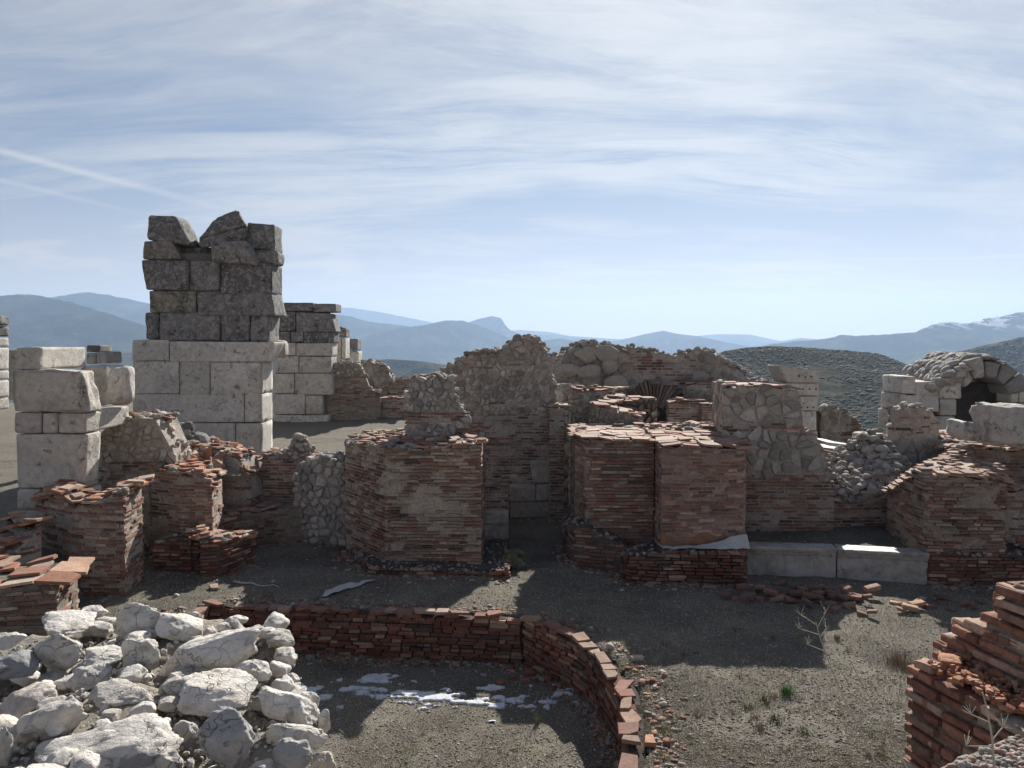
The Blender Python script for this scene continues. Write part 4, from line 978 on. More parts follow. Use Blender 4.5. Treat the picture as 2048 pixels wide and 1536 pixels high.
# rough return side: weathered flakes on the right flank
for i, (y0, y1) in enumerate([(915, 846), (845, 788), (788, 722)]):
    ablock((519, 524), (min(y0, y1), max(y0, y1)), TY+.05, .95, .02, .03, STN[i], 240+i, 12).build('block', M['rubble'], tw)
# foundation under the tower
tblock('foundation_block', 470, 518, 918, 1010, S_, (.40, .37, .33), 250, 1.3, TY-.35, .03, .02)
tblock('foundation_block', 330, 470, 918, 1010, S_, (.36, .33, .30), 251, 1.3, TY-.25, .03, .02)
def loose(name, label, cat, Y, mb, mat, group=None): return tag(mb.build(name, mat), label, cat, group)
L8 = 'stone block'
DB = (.15, .148, .146)
tblock('inner_core', 305, 508, 505, 1000, M['rubble'], (.14, .135, .13), 270, .6, TY+.2)
loose('stone_block', 'chopped-off dark block on the left edge of the tower, below its round-shouldered top block', L8, TY, ablock((285, 363), (481, 519), TY-.02, .9, .05, .028, (.19, .175, .15), 261, 10, ((0, 0), (0, 0), (-20, 0), (0, 0))), D_)
loose('stone_block', 'round-shouldered dark block topping the left side of the tower', L8, TY, ablock((288, 383), (428, 484), TY-.02, .95, .10, .035, DB, 262, 12, ((2, -4), (0, 8), (-32, 2), (6, 0))), D_)
loose('stone_block', 'dark block sunk low in the notch at the top of the tower', L8, TY, ablock((355, 548), (494, 524), TY+.45, .45, .04, .02, (.10, .10, .095), 263, 10), D_)
q = MB()
hexa(q, [P3(399, 496, TY+.0), P3(486, 485, TY), P3(490, 485, TY+.9), P3(402, 496, TY+.9), P3(402, 470, TY+.05), P3(497, 449, TY+.05), P3(497, 449, TY+.85), P3(404, 470, TY+.85)], .06, .035, 12, 0, DB, 264)
V0 = [P3(398, 478, TY-.03), P3(494, 452, TY-.03), P3(494, 452, TY+.8), P3(398, 478, TY+.8), P3(432, 437, TY), P3(474, 420, TY), P3(474, 421, TY+.7), P3(432, 438, TY+.7)]
hexa(q, V0, .06, .04, 12, 0, DB, 265); loose('boulder', 'pointed dark boulder leaning up to form the highest tip of the tower', 'boulder', TY, q, D_)
loose('stone_block', 'dark wedge-shaped block lying in front of the pointed boulder on the tower', L8, TY, ablock((420, 512), (481, 528), TY-.25, .6, .05, .025, (.20, .19, .18), 266, 10, ((2, -4), (4, 2), (-22, -1), (0, 2))), D_)
loose('stone_block', 'dark squarish block high on the right of the tower, leaning on the pointed boulder', L8, TY, ablock((486, 549), (444, 500), TY+.25, .8, .05, .028, DB, 267, 10, ((0, -3), (0, 2), (0, 4), (8, 0))), D_)
loose('stone_block', 'small rounded dark block jutting out at the tower right edge, under the squarish one', L8, TY, ablock((500, 556), (500, 530), TY+.1, .7, .09, .025, (.17, .16, .15), 268, 10), D_)
loose('loose_stone', 'pale rounded stone wedged between the tower and the stone wall behind it', 'stone', TY, ablock((536, 569), (680, 716), TY+1.1, .5, .10, .03, (.45, .41, .36), 269, 10), S_)

# ================================================================== stone wall behind the tower
bw = empty('ashlar_wall', (px2(610, 27.5), 27.5, 1.3)); ablock((550, 655), (612, 850), 27.8, .5, .02, .0, (.16, .15, .14), 271).build('inner_core', M['rubble'], bw); tag(bw, 'wall of squared blocks with flat black cap slabs just right of the tower', 'wall')
BY = 27.5
rws = [(540, 626, 605, 622, D_), (627, 672, 607, 624, D_), (548, 591, 623, 662, D_), (592, 672, 624, 664, D_), (545, 580, 663, 684, D_), (581, 606, 663, 684, D_), (607, 668, 664, 686, D_),
       (545, 591, 685, 711, S_), (592, 664, 686, 712, S_), (545, 597, 712, 746, S_), (598, 662, 713, 746, S_), (545, 588, 747, 787, S_), (589, 664, 747, 790, S_), (545, 610, 788, 829, S_), (611, 645, 791, 829, S_), (545, 656, 830, 858, S_)]
for i, (x0, x1, y0, y1, m_) in enumerate(rws):
    c_ = (DRK[(i*3) % 4] if m_ is D_ else np.array(STN[(i*5) % 4])*.9)
    sk = ((0, 0), (0, 0), (-10, 3), (0, 0)) if i in (3,) else None
    ablock((x0, x1), (y0, y1), BY-(.03 if i % 2 else 0), .9, .03, .012, c_, 300+i, 9, sk, gap=.004).build('block' if i > 1 else 'cap_slab', m_, bw)
st2 = empty('ashlar_pillar', (px2(682, 30), 30, 1.4)); tag(st2, 'first of the two short black-topped pillars receding behind the capped stone wall', 'pillar')
for i, (x0, x1, y0, y1, m_) in enumerate([(667, 692, 657, 675, D_), (668, 685, 653, 657, D_), (668, 683, 676, 722, S_), (683, 691, 676, 722, S_)]):
    ablock((x0, x1), (y0, y1), 30.0, .8, .03, .02, DRK[1] if m_ is D_ else STN[i % 4], 330+i).build('block', m_, st2)
st3 = empty('ashlar_pillar', (px2(704, 32), 32, 1.4)); tag(st3, 'second, farther of the two short black-topped pillars behind the capped stone wall', 'pillar')
for i, (x0, x1, y0, y1, m_) in enumerate([(691, 715, 678, 702, D_), (690, 717, 703, 735, S_)]):
    ablock((x0, x1), (y0, y1), 32.0, .8, .04, .02, DRK[1] if m_ is D_ else STN[i % 4], 335+i).build('block', m_, st3)
wall('brick_wall', 'weathered brick wall with a ragged rubble crest running right from the capped stone wall', 'wall', [(640, 27.8), (700, 27.9), (762, 28.1)], [(640, 738), (655, 726), (690, 722), (720, 724), (732, 745), (738, 778), (762, 786)],
     z0=1.3, depth=.9, lay=[(752, B), (None, R)], seed=51, pal='faded', cap='rubble', a=.12, rag=.03, ragtop=.05, rubsz=(.08, .18), mort=(.26, .225, .19))
wall('rubble_wall', 'rubble-topped wall with a straight right edge, the next one back', 'wall', [(712, 30.5), (785, 30.5)], [(712, 724), (740, 722), (772, 730), (778, 742), (785, 755)], z0=1.3, depth=.9, lay=[(770, B), (None, R)], seed=52, pal='faded', cap='rubble', a=.15, ragtop=.05)
wall('brick_wall', 'low square brick block with straight edges at the end of the sandy terrace', 'wall', [(758, 28.5), (815, 28.4)], [(758, 797), (815, 796)], z0=1.3, depth=.7, seed=53, pal='faded', cap='tiles', ragtop=.01, rag=.01)
wall('rubble_wall', 'dark low wall behind the stump, half hidden by the tallest wall', 'wall', [(780, 30.4), (830, 30.3), (920, 30.1)], [(780, 772), (800, 760), (850, 752), (890, 745), (920, 735)], z0=1.2, depth=1.0, lay=[(None, lambda s, z: 'r' if n1(s*2, 8) > 0 else 'b')], seed=54, pal='faded', cap='both', cover=.4, a=.16, ragtop=.05)
mb = ablock((884, 925), (735, 765), 21.0, .5, .06, .02, (.36, .34, .31), 345); tag(mb.build('stone_block', S_), 'pale block poking out behind the left shoulder of the tallest wall', 'stone block')

# ================================================================== pale block group, far left
GY = 14.0
fg = empty('ashlar_wall', (px2(110, GY), GY, .7)); tag(fg, 'massive wall of pale fitted blocks at the left, bearing four loose blocks', 'wall')
for i, (x0, x1, y0, y1, sk, c_, d_) in enumerate([
    (34, 100, 1020, 1100, None, (0.483, 0.448, 0.402), 1.0), (101, 176, 1020, 1100, None, (0.494, 0.460, 0.414), .5), (33, 82, 979, 1019, None, (0.494, 0.460, 0.414), 1.0), (83, 128, 979, 1019, None, (0.494, 0.460, 0.414), 1.0), (129, 176, 979, 1019, None, (0.506, 0.471, 0.425), .5),
    (30, 174, 868, 977, ((4, 0), (-6, 0), (0, 0), (0, 0)), (0.517, 0.483, 0.431), .5), (28, 82, 825, 867, None, (0.437, 0.391, 0.356), 1.3), (84, 114, 826, 867, None, (0.506, 0.471, 0.425), 1.3)]):
    ablock((x0, x1), (y0, y1), GY, d_, .03, .012, c_, 400+i, 12, sk, gap=.005).build('block', S_, fg)
# long slab running away to the right-back
def obl(name, label, p, Y0, Y1, y0a, y1a, w_px, mat, col, seed, amp=.02, rnd=.04, n=14, root=None):
    pass
ablock((116, 172), (826, 867), GY-.02, 1.6, .03, .014, (0.483, 0.448, 0.402), 410, 16).build('block', S_, fg)
loose('stone_block', 'big pale block with a broken right end and a blistered face, on the left wall', 'stone block', GY, ablock((26, 162), (740, 825), GY-.02, .46, .03, .035, (0.483, 0.443, 0.391), 411, 16, ((0, 0), (18, 0), (0, 2), (0, 0)), chip=1.2), S_)
loose('stone_block', 'upright rounded pale slab standing on the left wall beside the tower', 'stone block', GY, ablock((205, 256), (735, 812), GY+1.1, .4, .13, .02, (0.529, 0.494, 0.454), 412, 14, ((0, 0), (0, 0), (0, -6), (8, 0))), S_)
loose('stone_block', 'top pale slab with a sunlit grooved side, uppermost on the left wall', 'stone block', GY, ablock((30, 79), (694, 740), GY+.02, 1.55, .03, .02, (0.506, 0.471, 0.425), 413, 18), S_)
loose('stone_block', 'long low block lying behind the broken-ended block on the left wall', 'stone block', GY, ablock((160, 212), (732, 812), GY+1.5, .8, .05, .02, (0.494, 0.460, 0.414), 414, 12), S_)
for i, (x0, x1, y0, y1, lb) in enumerate([(172, 191, 690, 705, 'tiny dark cube stacked highest of the three behind the top pale slab'), (172, 191, 706, 728, 'left lower cube of the three stacked behind the top pale slab'), (192, 212, 703, 727, 'right cube of the three stacked behind the top pale slab')]):
    loose('stone_block', lb, 'stone block', GY, ablock((x0, x1), (y0, y1), 19.5, .8, .03, .012, (0.184, 0.178, 0.172) if i == 0 else (0.414, 0.391, 0.356), 420+i), S_)
fp = empty('ashlar_pillar', (px2(0, 20), 20, 1.3)); tag(fp, 'pale block pillar with a ragged dark top, cut by the left edge of the picture', 'pillar')
for i, (x0, x1, y0, y1, m_) in enumerate([(-90, -14, 630, 650, D_), (-90, -17, 651, 673, D_), (-90, -16, 674, 694, S_), (-90, -16, 695, 741, S_), (-90, -16, 742, 761, S_), (-90, -16, 762, 797, S_), (-90, -16, 798, 822, S_)]):
    ablock((x0, x1), (y0, y1), 20.0, .7, .04, .03 if m_ is D_ else .012, (DRK if m_ is D_ else STN)[i % 4], 430+i).build('block', m_, fp)
mb = ablock((17, 80), (700, 800), 24.0, .6, .02, .012, (0.391, 0.362, 0.322), 440); tag(mb.build('stone_wall', S_), 'distant pale wall glimpsed between the left edge pillar and the pale blocks', 'wall')
mb = ablock((255, 268), (733, 765), 22.0, .6, .02, .012, (0.184, 0.172, 0.161), 441); tag(mb.build('stone_wall', S_), 'sliver of a dark distant wall between the rounded slab and the tower', 'wall')

# ================================================================== brick rooms, left
wall('brick_pier', 'nearest free-standing brick pier at left, its right side lit and topped with orange tiles', 'pier', [(70, 13.6), (155, 12.95), (246, 12.9)], [(70, 1012), (88, 1000), (104, 996), (130, 990), (160, 1005), (200, 1000), (246, 986)],
     z0=-.08, back=[(80, 14.3), (150, 13.9), (284, 13.75)], seed=61, pal='mix', cap='both', tcol=TILEO, mort=(.40, .34, .29), rag=.025, ragtop=.06, cover=.9, capsz=(.25, .42), ch=.064)
wall('brick_wall', 'broken brick wall descending to the left of the nearest lit pier', 'wall', [(-60, 12.3), (20, 12.2), (80, 12.6)], [(-60, 1100), (20, 1098), (60, 1070), (80, 1040)], z0=-.1, depth=.9, seed=62, pal='mix', cap='both', tcol=TILEO, rag=.035, ragtop=.05, capsz=(.3, .5))
wall('brick_wall', 'mossy brick wall end with one big orange tile, behind the white boulders', 'wall', [(-60, 10.2), (20, 10.3), (106, 10.4)], [(-60, 1180), (10, 1176), (60, 1172), (70, 1162), (106, 1160)], z0=-.1, back=[(-60, 11.6), (40, 11.5), (152, 11.3)], seed=63, pal='faded', cap='tiles', tcol=TILEO, rag=.025, ragtop=.04, capsz=(.3, .55), mort=(.22, .2, .165), cover=.8)
wall('rubble_wall', 'wall of yellowish rubble with a dark brick top slab, below the tower left edge', 'wall', [(186, 15.9), (215, 15.5), (350, 15.5)], [(186, 880), (214, 858), (222, 838), (300, 838), (318, 842), (330, 868), (350, 905)], z0=.1, depth=.8,
     lay=[(968, lambda s, z: 'r' if n1(s*1.3+4, 3) > -.1 else 'b'), (920, B), (None, R)], seed=164, pal='faded', cap='both', a=.14, rag=.025, ragtop=.05, cover=.35, rcols=[(.44, .38, .29), (.47, .43, .375), (.37, .32, .26)])
wall('brick_pier', 'brick pier heaped with loose tiles, its stepped right side catching the sun', 'pier', [(300, 15.3), (360, 14.9), (424, 14.9)], [(300, 935), (330, 940), (360, 942), (400, 948), (424, 975)], z0=.05, back=[(330, 16.2), (370, 16.0), (445, 15.8)], seed=65, pal='mix', cap='both', tcol=TILEO, rag=.02, mort=(.40, .34, .29), ragtop=.05)
wall('brick_wall', 'ragged brick wall in front of the tower foundation, buried under a heap of tiles', 'wall', [(350, 17.0), (420, 16.7), (500, 16.6)], [(350, 905), (380, 892), (420, 898), (460, 912), (480, 925), (492, 960), (500, 1000)], z0=.3, depth=.8, seed=66, pal='mix', cap='both', tcol=TILEO, rag=.035, ragtop=.06)
heap('tile_heap', 'sprawling heap of broken orange tiles before the tower', 'rubble', px2(410, 16.9), 16.9, .95, .7, 1.55, .38, 130, (.12, .3), M['tile'], TILEO, 67, sub2=9)
heap('rubble_mound', 'rounded dark grey rubble mound against the front of the tower', 'rubble', px2(370, 17.3), 17.3, .62, .5, 1.5, .95, 160, (.14, .34), M['rubble'], [(.20, .195, .19), (.27, .26, .25), (.15, .145, .14)], 68)
wall('brick_ledge', 'low dark brick ledge at the foot of the tile-heaped pier', 'ledge', [(300, 14.4), (395, 14.3)], [(300, 1085), (350, 1078), (395, 1090)], z0=-.08, depth=.7, seed=69, pal='dry', cap='rubble', rag=.035, mort=(.11, .095, .08), rubsz=(.05, .12), ragtop=.05)
wall('tile_stack', 'low triangular stack of bricks and tiles on the ground right of the tile-heaped pier', 'stack', [(396, 13.9), (440, 14.0), (508, 14.9)], [(396, 1090), (410, 1078), (450, 1076), (508, 1074)], z0=-.08, depth=.8, seed=70, pal='dry', cap='both', tcol=TILEO, rag=.035, mort=(.12, .10, .085), ragtop=.04, capsz=(.25, .42), rotcap=.5)
wall('brick_wall', 'brick wall with a tiled top and a stone lump, right of the tower foundation', 'wall', [(524, 17.3), (626, 17.2)], [(524, 912), (626, 915)], z0=.3, depth=.8, seed=71, pal='mix', cap='both', ragtop=.02)
heap('rubble_mound', 'small knobbly lump of pale rubble standing on the tiled wall right of the tower', 'rubble', px2(600, 17.5), 17.5, .32, .3, 1.7, .52, 90, (.09, .17), M['rubble'], [(.40, .37, .32), (.46, .43, .38), (.33, .30, .26)], 72)
wall('curved_brick_wall', 'low curved brick wall with a sandy top in front of the tower foundation', 'wall', [(428, 15.4), (480, 16.0), (540, 16.35), (612, 16.5)], [(428, 1045), (460, 1030), (520, 1022), (612, 1010)], z0=-.05, back=[(440, 17.0), (490, 17.3), (550, 17.4), (612, 17.4)], seed=73, pal='mix', cap='tiles', cover=.45, rag=.02, mort=(.26, .23, .19), dzb=-.02)
wall('rubble_wall', 'wall of grey rubble with a bulging crest between the curved wall and the central pier', 'wall', [(590, 16.6), (640, 16.3), (696, 16.2)], [(590, 960), (600, 935), (615, 918), (650, 916), (696, 920)], z0=-.08, depth=.9, lay=[(None, R)], seed=74, cap='rubble', a=.16, bulge=.06, ragtop=.05, rubsz=(.1, .22), rcols=[(.33, .315, .29), (.38, .36, .33), (.26, .25, .24), (.43, .405, .365)])

# ================================================================== sunken apse
def apse_wall(name, label, pts, seed, ztop=.03):
    rng = random.Random(seed); pth = Path(pts[::-1] if False else pts); mb = MB()
    tf = lambda t: ztop+n1(t*2.2, seed)*.03+n1(t*7, seed+1)*.03
    kf = lambda s, z: 'b'
    face_bricks(mb, pth, PIT_Z-.05, tf, kf, rng, PAL['dry'], .060, .052, (.10, .32), .030, .015, 0, 0, .16)
    N = int(pth.L/.12)
    V = []; F = []
    for i in range(N+1):
        t = pth.L*i/N; X, Y, nx, ny = pth.at(t)
        for (o, z) in ((-.06, PIT_Z-.2), (-.06, tf(t)-.04), (-.22, tf(t)-.05), (-.34, -.16)): V.append((X+nx*o, Y+ny*o, z))
    for i in range(N):
        for k in range(3): F.append((i*4+k, (i+1)*4+k, (i+1)*4+k+1, i*4+k+1))
    mb.add(V, F, 1, (.06, .048, .04))
    root = mb.build(name, [M['dry_brick'], M['mortar']]); tag(root, label, 'wall', None, 'thing')
    cb = MB(); t = 0
    while t < pth.L:
        l = rng.uniform(.12, .34)
        if rng.random() < .8:
            X, Y, nx, ny = pth.at(t+l/2); w = rng.uniform(.13, .22)
            o = -w/2+rng.uniform(-.01, .05)
            slab(cb, (X+nx*o, Y+ny*o, tf(t+l/2)-.01+rng.uniform(0, .02)), l, w, rng.uniform(.03, .05), math.atan2(nx, -ny)+rng.uniform(-.35, .35), rng.uniform(-.1, .1), rng.uniform(-.08, .08), rng, 0, np.array([(.24, .12, .09), (.30, .19, .14), (.20, .11, .085), (.32, .23, .18), (.26, .18, .14)][rng.randrange(5)]))
        t += l
    cb.build('loose_capping', M['tile'], root); return root
apse_wall('retaining_wall', 'straight dry-laid brick retaining wall across the back of the sunken apse', PIT_F, 81)
apse_wall('retaining_wall', 'curving dry-laid brick retaining wall closing the right side of the sunken apse', PIT_R, 82)

# ================================================================== white rubble bank, lower left
BZ = 2.32
def bank_z(x, y): return BZ+.10*n1(x*1.3, 5)+.08*n1(y*1.7, 6)-.10*max(0, (x+1.9))*1.0+.07*min(1, max(0, (y-4.3)/.8))
def bank_in(x, y):
    xr = -1.62+(5.35-y)*.40+.04*n1(y*3, 4); return x < xr and 2.2 < y < 5.5
mb = MB(); N = 90; xs = np.linspace(-4.6, -.35, N); ys = np.linspace(2.2, 5.75, N); V = []; Fq = []
for y in ys:
    for x in xs:
        xr = -1.66+(5.35-y)*.40; ex = max(0, x-xr)/.18; ey = max(0, y-5.52)/.2; d = max(ex, ey)
        V.append((x, y, bank_z(x, y)-.09-1.6*min(1, d)**1.2*(1 if d > 0 else 0)+.035*n1(x*6+y*3, 3)+.02*n1(x*17-y*9, 2)))
V = np.array(V); V[:, 2] += .03*fbm(V*6, 4, 4)
for j in range(N-1):
    for i in range(N-1): a0 = j*N+i; Fq.append((a0, a0+1, a0+N+1, a0+N))
mb.add(V, Fq, 0, (.27, .24, .20), True)
body = [(-4.6, 5.5), (-1.70, 5.42), (-.50, 2.2), (-4.6, 2.2)]
VB = [(x, y, z) for z in (-.8, 1.9) for x, y in body]
mb.add(VB, [(0, 1, 5, 4), (1, 2, 6, 5), (2, 3, 7, 6), (3, 0, 4, 7)], 0, (.34, .31, .27))
rg = random.Random(12)
sd = Path([(-.52, 2.3), (-1.66, 5.36)])
face_rubble(mb, Path([(-1.60, 5.38), (-.45, 2.3)][::-1]), -.7, lambda t: 1.85, lambda s, z: 'r', rg, .24, cols=[(.5, .47, .42), (.42, .39, .35)])
bank = mb.build('rubble_bank', M['white']); tag(bank, 'broad bank of crumbling white mortar under the boulders at the lower left', 'wall')
gm = MB()
for k in range(5200):
    x = rg.uniform(-4.2, -.5); y = rg.uniform(2.6, 5.4)
    if not bank_in(x-.05, y): continue
    s_ = rg.choice((.012, .016, .022, .03, .045))*rg.uniform(.7, 1.2); d = ico(1)[0]
    z = bank_z(x, y)-.085+.035*n1(x*6+y*3, 3)+.02*n1(x*17-y*9, 2)
    rock(gm, (x, y, z+s_*.2), (s_*1.3, s_, s_*.8), rg.randrange(10**6), 1, 7, 10, 0, (rg.random(), rg.random(), rg.random()*6), 0, np.array(rg.choice([(.55, .51, .45), (.42, .38, .33), (.6, .57, .52), (.3, .27, .23)])), False)
tag(gm.build('gravel', M['gravel']), 'small grit and chips lying between the white boulders', kind='stuff')
W1, W2, W3, W4 = (.70, .66, .605), (.62, .585, .535), (.52, .485, .44), (.42, .41, .40)
stones = [  # px x0,x1,y0,y1, colour, tilt(rx,ry,rz), planes, sharp, depth factor, label
 (73, 197, 1212, 1270, W1, (.1, .1, .3), 9, 9, 1.0, 'broad pitted white boulder at the back left of the bank'),
 (158, 216, 1202, 1242, W1, (.0, .1, .5), 12, 10, .9, 'smooth rounded white stone at the very back of the bank'),
 (230, 330, 1206, 1292, W2, (-.1, .18, .2), 7, 20, .45, 'grey-veined upright slab with a sheer edge at the back of the bank'),
 (300, 425, 1220, 1287, W1, (.25, .42, -.2), 7, 22, .7, 'clean white wedge right behind the long tilted block'),
 (312, 542, 1248, 1352, W1, (.15, -.28, .12), 8, 16, .55, 'largest long white block, tilted up to the right at the bank edge'),
 (74, 169, 1254, 1352, W2, (.0, .1, .1), 9, 12, .6, 'pale stone with a horn on top, left of centre of the bank'),
 (-14, 58, 1258, 1304, W1, (.1, -.2, .1), 10, 12, .9, 'white stone cut by the left edge, near the back'),
 (-30, 80, 1295, 1370, (.30, .30, .30), (.2, .1, .2), 8, 18, .9, 'dark grey slate-like stone at the left edge'),
 (158, 268, 1286, 1332, W2, (.1, .1, .1), 9, 14, .8, 'flat ledge-like pale stone behind the horned upright one'),
 (236, 320, 1268, 1370, W1, (.1, .12, .0), 7, 16, .5, 'tall narrow cone-shaped white stone standing upright mid-bank'),
 (132, 222, 1322, 1392, W2, (.1, -.2, .4), 9, 14, .8, 'squat lumpy white stone left of the cone-shaped one'),
 (172, 310, 1354, 1432, W3, (.15, .05, .0), 8, 20, .7, 'heavy stone with a shaded grey face in the middle of the bank'),
 (-20, 112, 1366, 1442, (.56, .50, .45), (.2, -.25, .1), 8, 16, .9, 'pinkish stone at the left edge of the bank'),
 (22, 178, 1390, 1498, W2, (.35, -.30, .25), 7, 22, .6, 'smooth slab sloping down left with a blue-grey upper face'),
 (48, 364, 1438, 1570, W2, (.2, -.15, .12), 8, 18, .75, 'huge flat cracked rock across the bottom of the bank'),
 (338, 514, 1330, 1436, W1, (.15, .12, .1), 11, 9, .9, 'wide lumpy cream boulder in the right middle of the bank'),
 (306, 372, 1384, 1436, W3, (.1, .2, .4), 9, 12, .8, 'small hollowed stone between the grey-faced stone and the cream boulder'),
 (467, 548, 1310, 1370, W1, (.1, .35, .2), 10, 10, .7, 'skull-like pocked white stone below the long tilted block'),
 (540, 593, 1350, 1398, W1, (.1, .3, .3), 9, 12, .7, 'first small stone of the row stepping down the bank right edge'),
 (500, 648, 1370, 1452, W1, (.2, .35, -.1), 8, 16, .5, 'long jagged cream slab at the right edge of the bank'),
 (586, 645, 1376, 1426, W1, (.1, .2, .1), 8, 14, .6, 'thin notched stone overhanging the sunken apse'),
 (634, 664, 1418, 1470, W2, (.0, .1, .1), 8, 16, .7, 'small block with a reddish patch on the bank outer corner'),
 (514, 664, 1438, 1504, W2, (.15, .05, .0), 9, 14, .4, 'oval veined slab standing on edge at the lower right of the bank'),
 (388, 515, 1408, 1545, W4, (.0, .15, .2), 8, 18, .8, 'blue-grey helmet-shaped boulder at the bottom of the bank'),
 (540, 628, 1468, 1560, W4, (.1, .2, .1), 9, 16, .8, 'black-streaked rounded stone at the bottom right of the bank'),
 (622, 676, 1496, 1556, (.62, .54, .44), (.1, .1, .1), 10, 14, .8, 'orange-stained stone at the bottom right corner of the bank'),
 (302, 372, 1496, 1560, W3, (.2, .1, .3), 9, 16, .8, 'grey stone at the bottom edge below the huge flat rock'),
 (-20, 30, 1448, 1560, W3, (.1, .1, .1), 9, 16, .8, 'pale stone in the lower left corner of the picture'),
 (340, 396, 1434, 1492, W3, (.2, .2, .2), 9, 16, .8, 'dark-sided stone wedged above the huge flat rock')]
for i, (x0, x1, y0, y1, col, rot, pl, sh, dp, lb) in enumerate(stones):
    yb = min(y1, 1545)-.25*(y1-y0); th = math.atan((yb-687)/FPX); Yc = (CAMZ-(BZ+.02))/math.tan(th)
    w = (x1-x0)/FPX*Yc*.90; hpx = (y1-y0)/FPX*Yc; d_ = min(w, .55)*dp
    h_ = max(.07, (hpx-.38*d_)*1.1)
    q = MB(); cx, cy, cz = P3((x0+x1)/2, (y0+y1)/2, Yc)
    rock(q, (cx, cy, cz), (w, d_, h_), 5000+i*13, 5, pl+16, 90, .085, rot, 0, np.array(col), True, 2.6)
    o = q.build('boulder', M['white']); tag(o, lb, 'boulder', 'white boulders on the rubble bank')
rg = random.Random(77); mbs = 0
for k in range(150):      # nameable smaller stones filling the gaps
    x = rg.uniform(-3.3, -.75); y = 3.2+2.35*rg.random()**.75
    if not bank_in(x, y): continue
    s_ = rg.uniform(.06, .19); q = MB()
    rock(q, (x, y, bank_z(x, y)-.05+s_*.25), (s_*rg.uniform(1, 1.5), s_, s_*.7), 7000+k, 4, 20, 90, .09, (rg.uniform(-.4, .4), rg.uniform(-.4, .4), rg.random()*6), 0, np.array(rg.choice([W1, W2, W3])), True)
    tag(q.build('small_stone', M['white']), 'small pale stone lodged between the big white boulders', 'stone', 'small stones between the white boulders')

# ================================================================== brick ruin, lower right
def big_brick(mb, p, l, d, h, yaw, tilt, col, seed, rnd=.008, amp=.010):
    c, s = math.cos(yaw), math.sin(yaw); C = []
    for (a, b, e) in ((0, 0, 0), (1, 0, 0), (1, 1, 0), (0, 1, 0), (0, 0, 1), (1, 0, 1), (1, 1, 1), (0, 1, 1)):
        x = a*l; y = b*d; z = e*h+x*tilt; C.append((p[0]+x*c-y*s, p[1]+x*s+y*c, p[2]+z))
    hexa(mb, C, rnd, amp, 6, 0, col, seed, 9.0, 1.4)
def brick_side(mb, mm, path, z0, z1f, rng, ch=.072, bh=.046, dep=.2, rag=.02, z1max=3.3):
    z = z0; k = 0
    while z < z1max:
        s = -rng.uniform(0, .12) if k % 2 else 0; s = max(s, 0); k += 1
        while s < path.L:
            l = rng.uniform(.10, .30); e = min(path.L, s+l)
            if z+bh*.5 < z1f((s+e)/2) and e-s > .04:
                X, Y, nx, ny = path.at(s+.004); X2, Y2, _, _ = path.at(e-.004); o = rng.uniform(-rag, rag*.8)
                yaw = math.atan2(Y2-Y, X2-X)
                big_brick(mb, (X+nx*o, Y+ny*o, z+rng.uniform(-.004, .004)), e-s-.008, dep, bh*rng.uniform(.85, 1.1), yaw+rng.uniform(-.02, .02), rng.uniform(-.02, .02), brick_col(rng, [('red', .40), ('deep', .2), ('pale', .18), ('brown', .14), ('buff', .08)])*1.05, rng.randrange(10**6))
            s = e+rng.uniform(.003, .012)
        z += ch*rng.uniform(.97, 1.03)
rng = random.Random(91)
def XYp(px, py, z):     # ground-plan point where a picture ray meets height z
    yv = (768-py)/FPX; t = (z-CAMZ)/(-math.sin(PITCH)+yv*math.cos(PITCH)); Y = t*(math.cos(PITCH)+yv*math.sin(PITCH)); return ((px-1024)/FPX*t, Y)
def core(mb, pts, z0, z1, col=(.24, .20, .165), ins=.0):
    n = len(pts); V = [(x, y, z0) for x, y in pts]+[(x, y, z1) for x, y in pts]
    mb.add(V, [tuple(range(n, 2*n))]+[(i, (i+1) % n, n+(i+1) % n, n+i) for i in range(n)], 1, col)
rb_ = MB()
zA = 2.36
A0 = XYp(1812, 1322, zA); A1 = XYp(2052, 1452, zA); A1 = (A0[0]+(A1[0]-A0[0])*1.6, A0[1]+(A1[1]-A0[1])*1.6)
Abk = (A0[0]+1.3, A0[1]+.25)
fpath = Path([A0, A1]); lpath = Path([Abk, A0])
brick_side(rb_, None, fpath, .2, lambda t: zA+.02*n1(t*6, 3), rng, rag=.022, z1max=zA+.05)
brick_side(rb_, None, lpath, .2, lambda t: zA, rng, rag=.02, z1max=zA+.05)
core(rb_, [(A0[0]+.035, A0[1]-.02), (A1[0]+.05, A1[1]), (A1[0]+1.4, A1[1]), (Abk[0], Abk[1]-.05)], -.1, zA-.035)
